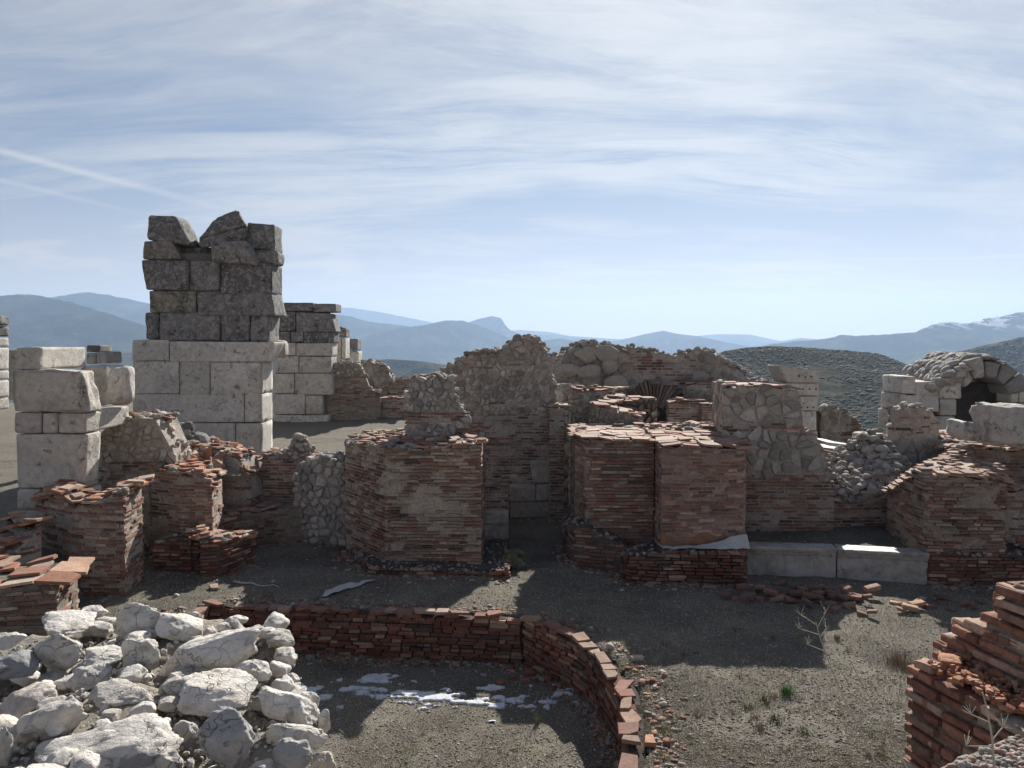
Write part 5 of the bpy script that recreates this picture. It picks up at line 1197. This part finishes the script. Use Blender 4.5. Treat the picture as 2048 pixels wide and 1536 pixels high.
# stepped courses climbing to the right and back
nst = 9
dirx, diry = (A1[0]-A0[0]), (A1[1]-A0[1]); L_ = math.hypot(dirx, diry); dirx /= L_; diry /= L_; nx_, ny_ = -diry, dirx   # away from the face
steps_px = [(1868, 1262), (1880, 1248), (1900, 1232), (1930, 1222), (1958, 1208), (1988, 1180), (1990, 1166), (1993, 1150)]
for k, (px, py) in enumerate(steps_px):
    z = zA+.075*(k+1); S0 = XYp(px, py+8, z)
    # keep the steps marching back and right
    ln = 2.4
    E0 = (S0[0]+dirx*ln, S0[1]+diry*ln); Bk = (S0[0]+nx_*1.2+.2, S0[1]+ny_*1.2)
    zz = z-.075
    brick_side(rb_, None, Path([S0, E0]), zz-.15, lambda t: z+.01, rng, ch=.075, bh=.048, rag=.025, dep=.22, z1max=zz+.03)
    brick_side(rb_, None, Path([Bk, S0]), zz-.15, lambda t: z+.01, rng, ch=.075, bh=.048, rag=.02, dep=.2, z1max=zz+.03)
    core(rb_, [(S0[0]+.03, S0[1]-.03), (E0[0]+.03, E0[1]), (E0[0]+1.3, E0[1]), (Bk[0], Bk[1]-.03)], zz-.08 if k else zA-.1, z-.03, (.27, .225, .185))
for k in range(1500):     # crumbled mortar and chips over the flat top
    u_, v_ = rng.random(), rng.random(); x = S0[0]+dirx*ln*u_+nx_*1.25*v_+.03; y = S0[1]+diry*ln*u_+ny_*1.25*v_-.02; s_ = rng.uniform(.008, .045)
    rock(rb_, (x, y, z-.03+s_*.2), (s_*1.4, s_, s_*.7), k, 1, 7, 10, 0, (rng.random(), 0, rng.random()*6), 1, np.array(rng.choice([(.42, .38, .33), (.30, .26, .22), (.34, .19, .13)])), False)
root = rb_.build('brick_ruin', [M['dry_brick'], M['mortar']]); tag(root, 'crumbling stepped brick ruin filling the lower right corner', 'wall')
# loose bricks and tile shards on it
lb_ = MB()
for k in range(420):
    px = rng.uniform(1850, 2048); py = 1262+(px-1850)*.62+rng.uniform(-25, 90)
    z = zA+.01; x, y = XYp(px, py, z)
    if (x-A0[0])*nx_+(y-A0[1])*ny_ < .03 or (x-A0[0])*dirx+(y-A0[1])*diry < .08: continue
    s_ = rng.uniform(.015, .055)
    slab(lb_, (x, y, z+rng.uniform(-.02, .03)), s_, s_*.7, .02, rng.random()*6, rng.uniform(-.3, .3), rng.uniform(-.3, .3), rng, 0, np.array(rng.choice([(.36, .17, .10), (.40, .22, .15), (.30, .14, .09)])), .004)
lb_.build('brick_rubble', M['tile'], root)
for i, (px, py, zz, l, lb) in enumerate([(1862, 1350, zA-.01, .11, 'single sunlit brick perched on the outer corner of the lower right ruin'), (1925, 1345, zA+.0, .15, 'orange broken brick lying on the lower right ruin, in its middle'), (1985, 1272, zA+.17, .20, 'dark red brick lying askew on the steps of the lower right ruin')]):
    q = MB(); x, y = XYp(px, py, zz); big_brick(q, (x, y, zz), l, .12, .05, .5+i*.6, 0, (.40, .20, .12) if i == 1 else (.38, .24, .18), 60+i, .01, .014); tag(q.build('loose_brick', M['dry_brick']), lb, 'brick')
# near pebbled top at the corner
nc = MB(); cx0, cy0 = XYp(1905, 1560, 2.62)
wx = [XYp(1880, 1536, 2.6), XYp(2010, 1478, 2.6)]
core(nc, [wx[0], (wx[0][0]+1.5, wx[0][1]-.5), (wx[1][0]+1.5, wx[1][1]+.1), wx[1]], 1.6, 2.6, (.33, .29, .25))
for k in range(900):
    u, v = rng.random(), rng.random(); x = wx[0][0]*(1-u)+wx[1][0]*u+v*.6+.02; y = wx[0][1]*(1-u)+wx[1][1]*u-v*.1
    s_ = rng.uniform(.010, .034); rock(nc, (x, y, 2.6+s_*.2), (s_*1.3, s_, s_*.8), rng.randrange(10**6), 1 if s_ < .02 else 2, 9, 8, 0, (rng.random(), rng.random(), rng.random()*6), 0, np.array(rng.choice([(.42, .38, .34), (.5, .47, .43), (.34, .28, .25), (.45, .30, .25)])), True)
tag(nc.build('pebbled_wall_top', [M['gravel'], M['mortar']]), 'near mortar top set with pebbles in the bottom right corner', 'wall')

# ================================================================== things on the ground
def gz(x, y): return float(ground_z(np.array([x]), np.array([y]))[0])
def gpt(px, py, zg=0.0):
    x, y = XYp(px, py, zg); return x, y
# snow in the apse
sm = MB(); nxs, nys = 260, 90; x0s, x1s, y0s, y1s = -3.2, 1.0, 9.85, 11.35
X, Y = np.meshgrid(np.linspace(x0s, x1s, nxs), np.linspace(y0s, y1s, nys))
pp = np.stack([X.ravel()*4.2, Y.ravel()*7, X.ravel()*0], 1)
nzv = fbm(pp, 21, 5, .6).reshape(X.shape)
ymid = 10.72-.08*(X+1.8)+.12*np.sin(X*2.4)
band = 1-np.abs(Y-ymid)/(.34+.10*np.sin(X*3.1+1)); band = np.where(X > -.1, band-.6, band+.15)
msk = nzv*1.3+band*.8-.62
hh = np.clip(msk, 0, .3)*.04
Z = PIT_Z+.012+hh+.02*fbm(np.stack([X.ravel()*1.5, Y.ravel()*1.5, X.ravel()*0], 1), 8, 3).reshape(X.shape)
Z = np.where(msk > 0, Z, Z-.05); vid = np.arange(nxs*nys).reshape(nys, nxs); F = []
for j in range(nys-1):
    for i in range(nxs-1):
        if max(msk[j, i], msk[j, i+1], msk[j+1, i], msk[j+1, i+1]) > 0: F.append((vid[j, i], vid[j, i+1], vid[j+1, i+1], vid[j+1, i]))
sm.add(np.stack([X.ravel(), Y.ravel(), Z.ravel()], 1), F, 0, (.58, .60, .64), True)
M['snow'] = mat_masonry('old_snow', .8, .5, 30, var=.12, spots=[((.25, .23, .21), 13, .54, .66, .7)]); M['cloth'] = mat_masonry('dusty_cloth', .85, .3, 12, var=.1)
tag(sm.build('snow', M['snow']), 'thin broken patches of old snow in the shade of the sunken apse', kind='stuff')
# cloth strip on the ground
def cloth(name, label, fpos, nu, nv, seed, cat='cloth', parent=None):
    mb = MB(); V = []; F = []
    for i in range(nu+1):
        for j in range(nv+1): V.append(fpos(i/nu, j/nv))
    m_ = nv+1
    for i in range(nu):
        for j in range(nv): F.append((i*m_+j, (i+1)*m_+j, (i+1)*m_+j+1, i*m_+j+1))
    k = len(V); V2 = [(x, y, z-.006) for x, y, z in V]
    mb.add(V+V2, F+[tuple(a+k for a in f[::-1]) for f in F], 0, (.46, .46, .45), True)
    o = mb.build(name, M['cloth'], parent)
    if label: tag(o, label, cat)
    return o
a_ = gpt(644, 1194); b_ = gpt(752, 1165)
def f1(u, v):
    x = a_[0]+(b_[0]-a_[0])*u; y = a_[1]+(b_[1]-a_[1])*u; w = .17*math.sin(min(1, (1-u)*1.15+.05)*math.pi*.55)*(1 if u > .04 else .7)
    return (x+.03*n1(u*5, 2), y-w*(v-.5)*2.0, gz(x, y)+.035+.02*n1(u*8+v*2, 3)+.01*n1(v*9, 5))
cloth('cloth_strip', 'pale strip of geotextile cloth lying on the shaded ground before the central ledge', f1, 40, 10, 1)
# cloth sagging round the foot of the large pier
pa = (px2(1308, 14.3), 14.35); pb_ = (px2(1324, 13.86), 13.86); pc = (px2(1496, 13.8), 13.8)
def f2(u, v):
    if u < .12: t = u/.12; x = pa[0]+(pb_[0]-pa[0])*t; y = pa[1]+(pb_[1]-pa[1])*t
    else: t = (u-.12)/.88; x = pb_[0]+(pc[0]-pb_[0])*t; y = pb_[1]+(pc[1]-pb_[1])*t
    top = .03+.03*n1(u*6, 8)+.22*max(0, (u-.45)/.55)**1.3
    yy = y-.02-.16*(1-v)**1.2-.02*n1(u*13+v*3, 4)
    return (x, yy, .64+.03*n1(u*5, 9)+top*v**.8+.012*n1(u*17, 5))
cloth('protective_cloth', None, f2, 60, 10, 2, parent=main)
# pale twig / root on the lit ground
tm = MB()
def tube(mb, pts, r, col, mi=0, n=6, taper=.3):
    V = []; F = []; m_ = len(pts)
    for i, p in enumerate(pts):
        a = Vector(pts[min(i+1, m_-1)])-Vector(pts[max(i-1, 0)]); a.normalize(); u = a.orthogonal().normalized(); w = a.cross(u); rr = r*(1-(1-taper)*i/(m_-1))
        for k in range(n):
            th = k*2*math.pi/n; q = Vector(p)+u*math.cos(th)*rr+w*math.sin(th)*rr; V.append(tuple(q))
    for i in range(m_-1):
        for k in range(n): F.append((i*n+k, i*n+(k+1) % n, (i+1)*n+(k+1) % n, (i+1)*n+k))
    F.append(tuple(range(n))[::-1]); F.append(tuple(range((m_-1)*n, m_*n))); mb.add(V, F, mi, col, True)
A = gpt(468, 1168); Bp = gpt(560, 1177)
tube(tm, [(A[0]+(Bp[0]-A[0])*u, A[1]+(Bp[1]-A[1])*u+.04*n1(u*6, 1), .04+.02*n1(u*7, 2)) for u in np.linspace(0, 1, 14)], .022, (.5, .47, .42))
tag(tm.build('dry_branch', M['rubble']), 'bleached crooked branch lying on the sunlit turf left of centre', 'branch')
# scattered stones and bricks, each its own
def gstone(px, py, w, label, col, kind='stone', flat=.6, zg=0.0, seed=0, grp=None):
    x, y = gpt(px, py, zg); q = MB(); rg_ = random.Random(seed)
    if kind == 'tile':
        slab(q, (x, y, gz(x, y)+.01), w, w*.7, .045, rg_.random()*3, rg_.uniform(-.12, .12), rg_.uniform(-.12, .12), rg_, 0, np.array(col)); o = q.build('loose_tile', M['tile']); c = 'tile'
    elif kind == 'brick':
        big_brick(q, (x, y, gz(x, y)), w, w*.6, .05, rg_.uniform(-.6, .6), 0, np.array(col), seed, .01, .012); o = q.build('loose_brick', M['dry_brick']); c = 'brick'
    else:
        rock(q, (x, y, gz(x, y)+w*flat*.3), (w, w*.8, w*flat), seed+31, 3, 9, 14, .04, (.1, .1, rg_.random()*6), 0, np.array(col)); o = q.build('loose_stone', M['rubble']); c = 'stone'
    tag(o, label, c, grp)
OR = (.42, .22, .14); GR = (.42, .40, .36)
for i, a in enumerate([
 (1221, 1297, .14, 'pale stone on the turf just right of the curving apse wall', GR, 'stone'), (1264, 1325, .17, 'squarish pale brick fragment lit on the turf, right of the pale stone', (.44, .38, .32), 'brick'),
 (1301, 1484, .17, 'bright orange triangular tile at the bottom, right of the apse', OR, 'tile'), (1248, 1490, .26, 'big pinkish tile propped against the outer end of the apse wall', (.46, .31, .22), 'tile'),
 (1258, 1470, .14, 'smaller orange tile just above the big pinkish one', OR, 'tile'), (1282, 1462, .09, 'tiny orange tile chip farthest right of the group by the apse end', OR, 'tile'),
 (1252, 1440, .16, 'reddish tile leaning at the back of the group by the apse end', (.44, .26, .19), 'tile'), (1325, 1410, .10, 'narrow pale stone standing on the turf above the orange tile', GR, 'stone'),
 (484, 1126, .20, 'flat orange tile at the foot of the triangular brick stack', OR, 'tile'), (460, 1138, .12, 'small orange block beside the flat tile near the triangular stack', OR, 'brick'),
 (430, 1180, .22, 'thin flat tile lying on the lit turf left of the bleached branch', (.34, .26, .2), 'tile'), (376, 1238, .16, 'flat tile beside the left end of the apse rim', (.40, .26, .18), 'tile'), (400, 1252, .13, 'second tile at the left end of the apse rim, nearer', OR, 'tile'),
 (353, 1196, .09, 'white pebble on the turf behind the boulders', (.5, .48, .45), 'stone'), (1147, 1137, .09, 'pale round stone in the shaded passage beside the rough plinth', GR, 'stone'),
 (1243, 1180, .07, 'small pale stone by the corner of the thick ledge', GR, 'stone'), (1022, 1172, .05, 'tiny white stone at the right end of the long low ledge', (.6, .58, .55), 'stone'), (545, 1166, .12, 'grey flat stone near the shaded cloth strip', (.3, .28, .26), 'stone')]):
    gstone(a[0], a[1], a[2], a[3], a[4], a[5], seed=500+i)
for i in range(9): gstone(*[(1060, 1352), (1085, 1362), (1040, 1368), (1022, 1360), (1010, 1340), (1046, 1345), (1110, 1375), (990, 1370), (1072, 1338)][i], .10+.03*(i % 3), 'broken brick lying in the shade at the foot of the curving apse wall', (.26, .12, .09), 'brick', zg=PIT_Z, seed=540+i, grp='fallen bricks inside the apse')
# tumbled row of bricks before the bench
rgt = random.Random(33)
def row(x0, x1, y0, y1, n, label, grp, seed, lit=False):
    r = random.Random(seed)
    for k in range(n):
        f = (k+.5)/n; px = x0+(x1-x0)*f+r.uniform(-8, 8); py = y0+(y1-y0)*f+r.uniform(-10, 10)
        x, y = gpt(px, py); q = MB(); w = r.uniform(.12, .25); lay_ = r.choice((0, 0, 1, 2))
        for L in range(lay_+1):
            pass
        big_brick(q, (x, y, gz(x, y)-.01+lay_*.055), w, w*.6, r.uniform(.045, .08), r.uniform(-.7, .7), r.uniform(-.35, .35), np.array(r.choice([(.24, .13, .10), (.20, .12, .095), (.30, .20, .15), (.15, .10, .085)]) if not lit else (.42, .27, .18)), seed*100+k, .008, .008)  # lit rows get a paler tint, sunlight put into the brick colour
        tag(q.build('tumbled_brick', M['dry_brick']), label, 'brick', grp)
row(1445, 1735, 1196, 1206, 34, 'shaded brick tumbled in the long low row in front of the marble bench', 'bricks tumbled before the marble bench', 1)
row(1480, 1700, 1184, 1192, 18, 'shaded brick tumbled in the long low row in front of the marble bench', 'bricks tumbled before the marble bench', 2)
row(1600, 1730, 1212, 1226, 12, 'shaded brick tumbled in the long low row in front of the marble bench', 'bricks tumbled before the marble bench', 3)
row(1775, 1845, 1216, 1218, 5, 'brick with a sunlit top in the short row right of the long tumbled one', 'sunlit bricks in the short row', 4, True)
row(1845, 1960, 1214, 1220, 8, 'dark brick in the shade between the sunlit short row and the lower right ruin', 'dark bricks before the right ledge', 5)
# mossy stone near the passage
q = MB(); x, y = px2(1027, 14.6), 14.6
for k_, (a1_, a2_, a3_, s1_) in enumerate([(0, 0, .12, .34), (.08, .25, .2, .26), (-.1, .1, .25, .2), (.1, -.1, .05, .2)]): rock(q, (x+a1_, y+a2_, a3_), (s1_*1.1, s1_, s1_*.8), 90+k_, 4, 14, 40, .14, (.2*k_, .3, k_), 0, (.13, .125, .085))
if 1:
    mo = mat_masonry('moss', .95, 1, 30, spots=[((.24, .24, .07), 8, .5, .6, .7)]); tag(q.build('mossy_stone', mo), 'yellow-green mossy stone at the right end of the long low ledge', 'stone')

# ------------------------------------------------------------------ loose gravel and dry grass
class Fast:
    def __init__(s): s.V = []; s.C = []; s.k = None
def scatter_mesh(name, tmplV, tmplF, pos, scale, yaw, tint, mat, label, lean=None):
    n = len(pos); T = np.asarray(tmplV, float); m_ = len(T)
    P = np.tile(T, (n, 1, 1))*scale[:, None, :]
    if lean is not None: P[:, :, 0] += P[:, :, 2]*lean[:, 0:1]; P[:, :, 1] += P[:, :, 2]*lean[:, 1:2]
    c, s = np.cos(yaw)[:, None], np.sin(yaw)[:, None]; X = P[:, :, 0]*c-P[:, :, 1]*s; Yy = P[:, :, 0]*s+P[:, :, 1]*c
    P[:, :, 0] = X; P[:, :, 1] = Yy; P += pos[:, None, :]
    V = P.reshape(-1, 3); Fa = np.asarray(tmplF); F = (Fa[None]+(np.arange(n)*m_)[:, None, None]).reshape(-1, Fa.shape[1])
    me = bpy.data.meshes.new(name); o = bpy.data.objects.new(name, me); SC.collection.objects.link(o)
    me.vertices.add(len(V)); me.vertices.foreach_set('co', V.astype(np.float32).ravel()); w = F.shape[1]
    me.loops.add(F.size); me.polygons.add(len(F)); me.loops.foreach_set('vertex_index', F.astype(np.int32).ravel())
    me.polygons.foreach_set('loop_start', (np.arange(len(F))*w).astype(np.int32)); me.polygons.foreach_set('loop_total', np.full(len(F), w, np.int32))
    me.materials.append(mat); ca = me.color_attributes.new('tint', 'FLOAT_COLOR', 'POINT'); C = np.ones((len(V), 4), np.float32); C[:, :3] = np.repeat(tint, m_, axis=0); ca.data.foreach_set('color', C.ravel()); me.update(calc_edges=True)
    tag(o, label, kind='stuff'); return o
rs = np.random.RandomState(5)
def ground_pts(n, xr, yr, keep=None):
    y = 1/np.sqrt(rs.uniform(1/yr[1]**2, 1/yr[0]**2, n)); x = rs.uniform(xr[0], xr[1], n)*y/10
    z = ground_z(x, y); p = np.stack([x, y, z], 1)
    if keep is not None: p = p[keep(p)]
    return p
oct_v = [(1, 0, 0), (0, 1, 0), (-1, 0, 0), (0, -1, 0), (.1, .1, .8), (0, 0, -.8)]
oct_f = [(0, 1, 4), (1, 2, 4), (2, 3, 4), (3, 0, 4), (1, 0, 5), (2, 1, 5), (3, 2, 5), (0, 3, 5)]
p = ground_pts(60000, (-8, 7.5), (7.2, 22)); n = len(p)
s0 = rs.gamma(2.2, .003, n)+.003; sc = np.stack([s0*rs.uniform(.8, 1.6, n), s0, s0*rs.uniform(.5, .9, n)], 1)
cols = np.array([(.30, .27, .235), (.42, .39, .35), (.22, .19, .16), (.34, .25, .20), (.52, .49, .45), (.16, .14, .12)]); tint = cols[rs.choice(6, n, p=[.32, .2, .22, .1, .06, .1])]*rs.uniform(.8, 1.2, (n, 1))
scatter_mesh('gravel', oct_v, oct_f, p+[0, 0, .003], sc, rs.uniform(0, 6.28, n), tint, M['gravel'], 'loose grey and brown gravel strewn over the courtyard')
M['grass'] = mat_masonry('dry_grass', .9, 0, 5, var=.2)
bl_v = [(-.5, 0, 0), (.5, 0, 0), (.12, .25, 1), (-.12, .25, 1)]; bl_f = [(0, 1, 2, 3)]
p = ground_pts(230000, (-8, 7.5), (7.2, 14.5), lambda q: (fbm(np.stack([q[:, 0]*1.3, q[:, 1]*1.3, q[:, 2]*0], 1), 31, 4) > -.25) & (q[:, 2] < .3)); n = len(p)
dens = fbm(np.stack([p[:, 0]*.9, p[:, 1]*.9, p[:, 2]*0], 1), 41, 4)
hgt = rs.gamma(2.2, .0095, n)*(1+.6*np.clip(dens, 0, 1)); wdt = rs.uniform(.0025, .006, n)
cols = np.array([(.48, .43, .34), (.38, .335, .26), (.58, .53, .43), (.17, .20, .08), (.26, .26, .14), (.22, .15, .11)]); gp = np.clip(dens*.5+.15, .03, .5)
ch_ = np.where(rs.rand(n) < gp, rs.choice([3, 4], n), rs.choice([0, 1, 2, 5], n, p=[.38, .27, .2, .15]))
scatter_mesh('dry_grass', bl_v, bl_f, p, np.stack([wdt, hgt*.5, hgt], 1), rs.uniform(0, 6.28, n), cols[ch_]*rs.uniform(.8, 1.2, (n, 1)), M['grass'], 'short dry grass and weeds matted over the courtyard', rs.uniform(-.9, .9, (n, 2)))
# rosettes of little pale weeds
def tuft(px, py, zg, n, h, col, label, name='grass_tuft', seed=1, spread=.06, cat='plant', grp=None):
    r = random.Random(seed); x, y = gpt(px, py, zg); z = gz(x, y); mb = MB()
    for k in range(n):
        a = r.random()*6.28; l = h*r.uniform(.6, 1.2); bx, by = x+math.cos(a)*spread*r.random(), y+math.sin(a)*spread*r.random(); lean = r.uniform(.1, .6)
        w = .004; ca_, sa_ = math.cos(a), math.sin(a); V = []
        for i in range(4):
            t_ = i/3; ww = w*(1-t_*.85); cx_, cy_, cz_ = bx+ca_*l*lean*t_*t_, by+sa_*l*lean*t_*t_, z+l*t_*(1-.2*t_*lean); V += [(cx_-sa_*ww, cy_+ca_*ww, cz_), (cx_+sa_*ww, cy_-ca_*ww, cz_)]
        mb.add(V, [(0, 1, 3, 2), (2, 3, 5, 4), (4, 5, 7, 6)], 0, np.array(col)*r.uniform(.7, 1.3))
    tag(mb.build(name, M['grass']), label, cat, grp)
tuft(1574, 1388, 0, 160, .09, (.10, .19, .06), 'bright green grass tuft in the middle of the lit turf', seed=1, spread=.10)
tuft(1530, 1402, 0, 90, .06, (.16, .17, .08), 'dull olive weed just left of the bright green tuft', seed=2, spread=.09)
tuft(1552, 1445, 0, 110, .06, (.12, .15, .06), 'flat dark green weed below the bright green tuft', seed=3, spread=.14)
tuft(1490, 1415, 0, 60, .05, (.20, .20, .11), 'grey-green weed at the far left of the three turf weeds', seed=4, spread=.09)
tuft(1800, 1325, 0, 260, .18, (.25, .20, .15), 'reddish dead bush beside the outer corner of the lower right ruin', 'dead_bush', 5, .22)
tuft(1075, 1450, PIT_Z, 30, .16, (.18, .22, .10), 'spiky weed on the apse floor near the curving wall', seed=6, spread=.03)
for i, (px, py) in enumerate([(860, 1478), (845, 1470), (1000, 1505), (1035, 1500), (960, 1520), (1098, 1512), (1255, 1352), (1330, 1372), (1340, 1520), (1700, 1530)]):
    zg = PIT_Z if px < 1150 else 0
    tuft(px, py, zg, 26, .035, (.42, .45, .26), 'tiny pale yellow-green weed rosette on the turf', 'weed_rosette', 20+i, .04, 'plant', 'pale weed rosettes')
# tall dry stalks close to the camera
def stalk(name, label, pts, Y0, r, heads, seed):
    rg_ = random.Random(seed); P = [P3(px, py, Y0+dy) for px, py, dy in pts]; mb = MB(); col = (.42, .39, .31)
    pp = []
    for a, b in zip(P, P[1:]):
        for t_ in np.linspace(0, 1, 6, endpoint=False): pp.append(tuple(a[i]+(b[i]-a[i])*t_ for i in range(3)))
    pp.append(P[-1]); tube(mb, pp, r, col, taper=.45, n=6)
    root_ = mb.build(name, M['grass']); tag(root_, label, 'plant')
    for (f, dx_, dz_, l) in heads:
        c = pp[int(f*(len(pp)-1))]; hm_ = MB(); q0 = [(c[0]+dx_*l*u, c[1]+.02*u, c[2]+dz_*l*u-.03*l*u*u) for u in np.linspace(0, 1, 6)]
        tube(hm_, q0, r*.55, col, n=5, taper=.6)
        e = q0[-1]
        for k in range(7): tube(hm_, [e, (e[0]+rg_.uniform(-.02, .02), e[1]+rg_.uniform(-.02, .02), e[2]+rg_.uniform(-.004, .04))], r*.35, (.5, .47, .38), n=4)
        hm_.build('seed_head', M['grass'], root_)
stalk('dry_stalk', 'tall branching dry stalk in front of the turf shadow, left one of two', [(1790, 1640, -.1), (1740, 1500, 0), (1690, 1400, 0), (1660, 1330, 0), (1640, 1275, 0), (1632, 1245, 0)], 2.6, .0028,
      [(.99, -.8, .5, .06), (.95, .6, .8, .06), (.85, -.9, .25, .07), (.8, .6, .5, .05), (.7, -.9, .3, .06), (.62, .8, .5, .05), (.45, .9, .1, .07), (.35, .5, .7, .05)], 1)
stalk('dry_stalk', 'tall bare dry stalk in front of the turf, right one of two', [(1860, 1620, -.1), (1800, 1510, 0), (1760, 1430, 0), (1725, 1370, 0), (1700, 1320, 0)], 2.4, .0025, [(.75, -.9, .2, .05), (.6, .8, .5, .05), (.45, -.9, .1, .06)], 2)
stalk('dry_stalk', 'short tan stalk curving up before the lower right brick ruin', [(1990, 1560, 0), (1985, 1480, 0), (1972, 1410, 0), (1965, 1385, 0)], 2.1, .0035, [(.5, -.8, .3, .05), (.35, .7, .5, .06), (.3, -.9, -.1, .07)], 3)

# debris along the feet of the walls and shrubs on the near hill
dp = []; 
for lb_k, w_ in WALLS.items():
    f_ = w_['front']
    for k in range(int(f_.L*70)):
        t_ = rs.uniform(0, f_.L); X, Y, nx, ny = f_.at(t_); o_ = abs(rs.normal())*.16+.02; dp.append((X+nx*o_, Y+ny*o_))
for pts_ in (PIT_F, PIT_R):
    f_ = Path(pts_)
    for k in range(int(f_.L*110)):
        t_ = rs.uniform(0, f_.L); X, Y, nx, ny = f_.at(t_); o_ = abs(rs.normal())*.15+.02; dp.append((X+nx*o_, Y+ny*o_))
        if rs.rand() < .8: o_ = -.3-abs(rs.normal())*.2; dp.append((X+nx*o_, Y+ny*o_))
dp = np.array(dp); zz = ground_z(dp[:, 0], dp[:, 1]); keep = (zz < .3); dp, zz = dp[keep], zz[keep]; n = len(dp)
s0 = rs.gamma(1.8, .010, n)+.010; sc = np.stack([s0*rs.uniform(.9, 1.9, n), s0, s0*rs.uniform(.4, .8, n)], 1)
cols = np.array([(.30, .27, .235), (.26, .13, .09), (.20, .11, .08), (.38, .35, .31), (.33, .20, .15)]); tint = cols[rs.choice(5, n)]*rs.uniform(.8, 1.2, (n, 1))
bx_v = [(-.6, -.5, 0), (.6, -.55, 0), (.5, .6, 0), (-.6, .5, 0), (-.5, -.45, .8), (.55, -.4, .9), (.45, .5, .7), (-.5, .45, .85)]; bx_f = [(4, 5, 6, 7), (0, 1, 5, 4), (1, 2, 6, 5), (2, 3, 7, 6), (3, 0, 4, 7)]
scatter_mesh('debris', bx_v, bx_f, np.stack([dp[:, 0], dp[:, 1], zz-.003], 1), sc, rs.uniform(0, 6.28, n), tint, M['gravel'], 'brick chips and stone crumbs lying along the feet of the walls')
Xr, Yr, Zr, Vr = RIDGE[59]
V0, F0 = ico(1)
def shrubs(key, n, sz, label):
    Xr, Yr, Zr, Vr = RIDGE[key]; nv_, nu_ = Xr.shape; ui = rs.uniform(0, nu_-2, n); vi_ = rs.uniform(1, nv_-9.5, n); a = ui.astype(int); b = vi_.astype(int); fu, fv = ui-a, vi_-b
    def bl(A): return (A[b, a]*(1-fu)+A[b, a+1]*fu)*(1-fv)+(A[b+1, a]*(1-fu)+A[b+1, a+1]*fu)*fv
    p = np.stack([bl(Xr), bl(Yr), bl(Zr)], 1)
    m_ = fbm(p*np.array([.03, .03, 0]), 55, 3) > -.8; p = p[m_]; k = len(p)
    s_ = rs.gamma(4, sz/4, k); tint = np.array((.085, .088, .066))*rs.uniform(.75, 1.3, (k, 1))
    scatter_mesh('scrub', V0*np.array([1, 1, .7]), F0, p, np.stack([s_*rs.uniform(.8, 1.4, k), s_, s_*rs.uniform(.6, 1.1, k)], 1), rs.uniform(0, 6.28, k), tint, M['grass'], label)
shrubs(59, 26000, .55, 'low dark scrub dotted over the near brown hill')
shrubs(53, 14000, 1.7, 'scrub dotted over the farther hill at the right')

yy = 1/np.sqrt(rs.uniform(1/420**2, 1/48**2, 14000)); xx = rs.uniform(.05, .8, 14000)*yy; zz = ground_z(xx, yy); n = len(xx)
s_ = rs.gamma(4, .14, n); tint = np.array((.075, .078, .055))*rs.uniform(.6, 1.6, (n, 1))
scatter_mesh('scrub', V0*np.array([1, 1, .7]), F0, np.stack([xx, yy, zz], 1), np.stack([s_*rs.uniform(.8, 1.4, n), s_, s_*rs.uniform(.6, 1.1, n)], 1), rs.uniform(0, 6.28, n), tint, M['grass'], 'thorny scrub on the slope falling away behind the ruins')

for k in range(34):
    for _ in range(30):
        px = rs.uniform(1180, 1790); py = rs.uniform(1250, 1530)
        x_, y_ = gpt(px, py)
        if not inpoly(np.array([x_]), np.array([y_]), PIT_GROUND)[0]: break
    tuft(px, py, 0, int(rs.randint(25, 70)), float(rs.uniform(.035, .08)), [(.40, .36, .27), (.30, .27, .18), (.22, .16, .12), (.20, .22, .11)][k % 4], 'small withered clump of dry grass on the courtyard turf', 'grass_clump', 700+k, float(rs.uniform(.05, .13)), 'plant', 'withered grass clumps')

# weeds rooted along the feet of the walls
cid = rs.choice(len(dp), 260); wp = []; 
for c_ in cid:
    m_ = int(rs.randint(18, 60)); wp.append(dp[c_]+rs.normal(size=(m_, 2))*rs.uniform(.02, .07))
wp = np.concatenate(wp); n = len(wp); wz = ground_z(wp[:, 0], wp[:, 1]); hg = rs.gamma(4, .014, n)
wc_ = np.array([(.34, .31, .20), (.14, .17, .07), (.22, .22, .10), (.42, .37, .26)])
scatter_mesh('weeds', bl_v, bl_f, np.stack([wp[:, 0], wp[:, 1], wz-.004], 1), np.stack([rs.uniform(.003, .006, n), hg*.5, hg], 1), rs.uniform(0, 6.28, n), wc_[rs.choice(4, n)]*rs.uniform(.8, 1.2, (n, 1)), M['grass'], 'thin weeds growing along the feet of the walls', rs.uniform(-.7, .7, (n, 2)))
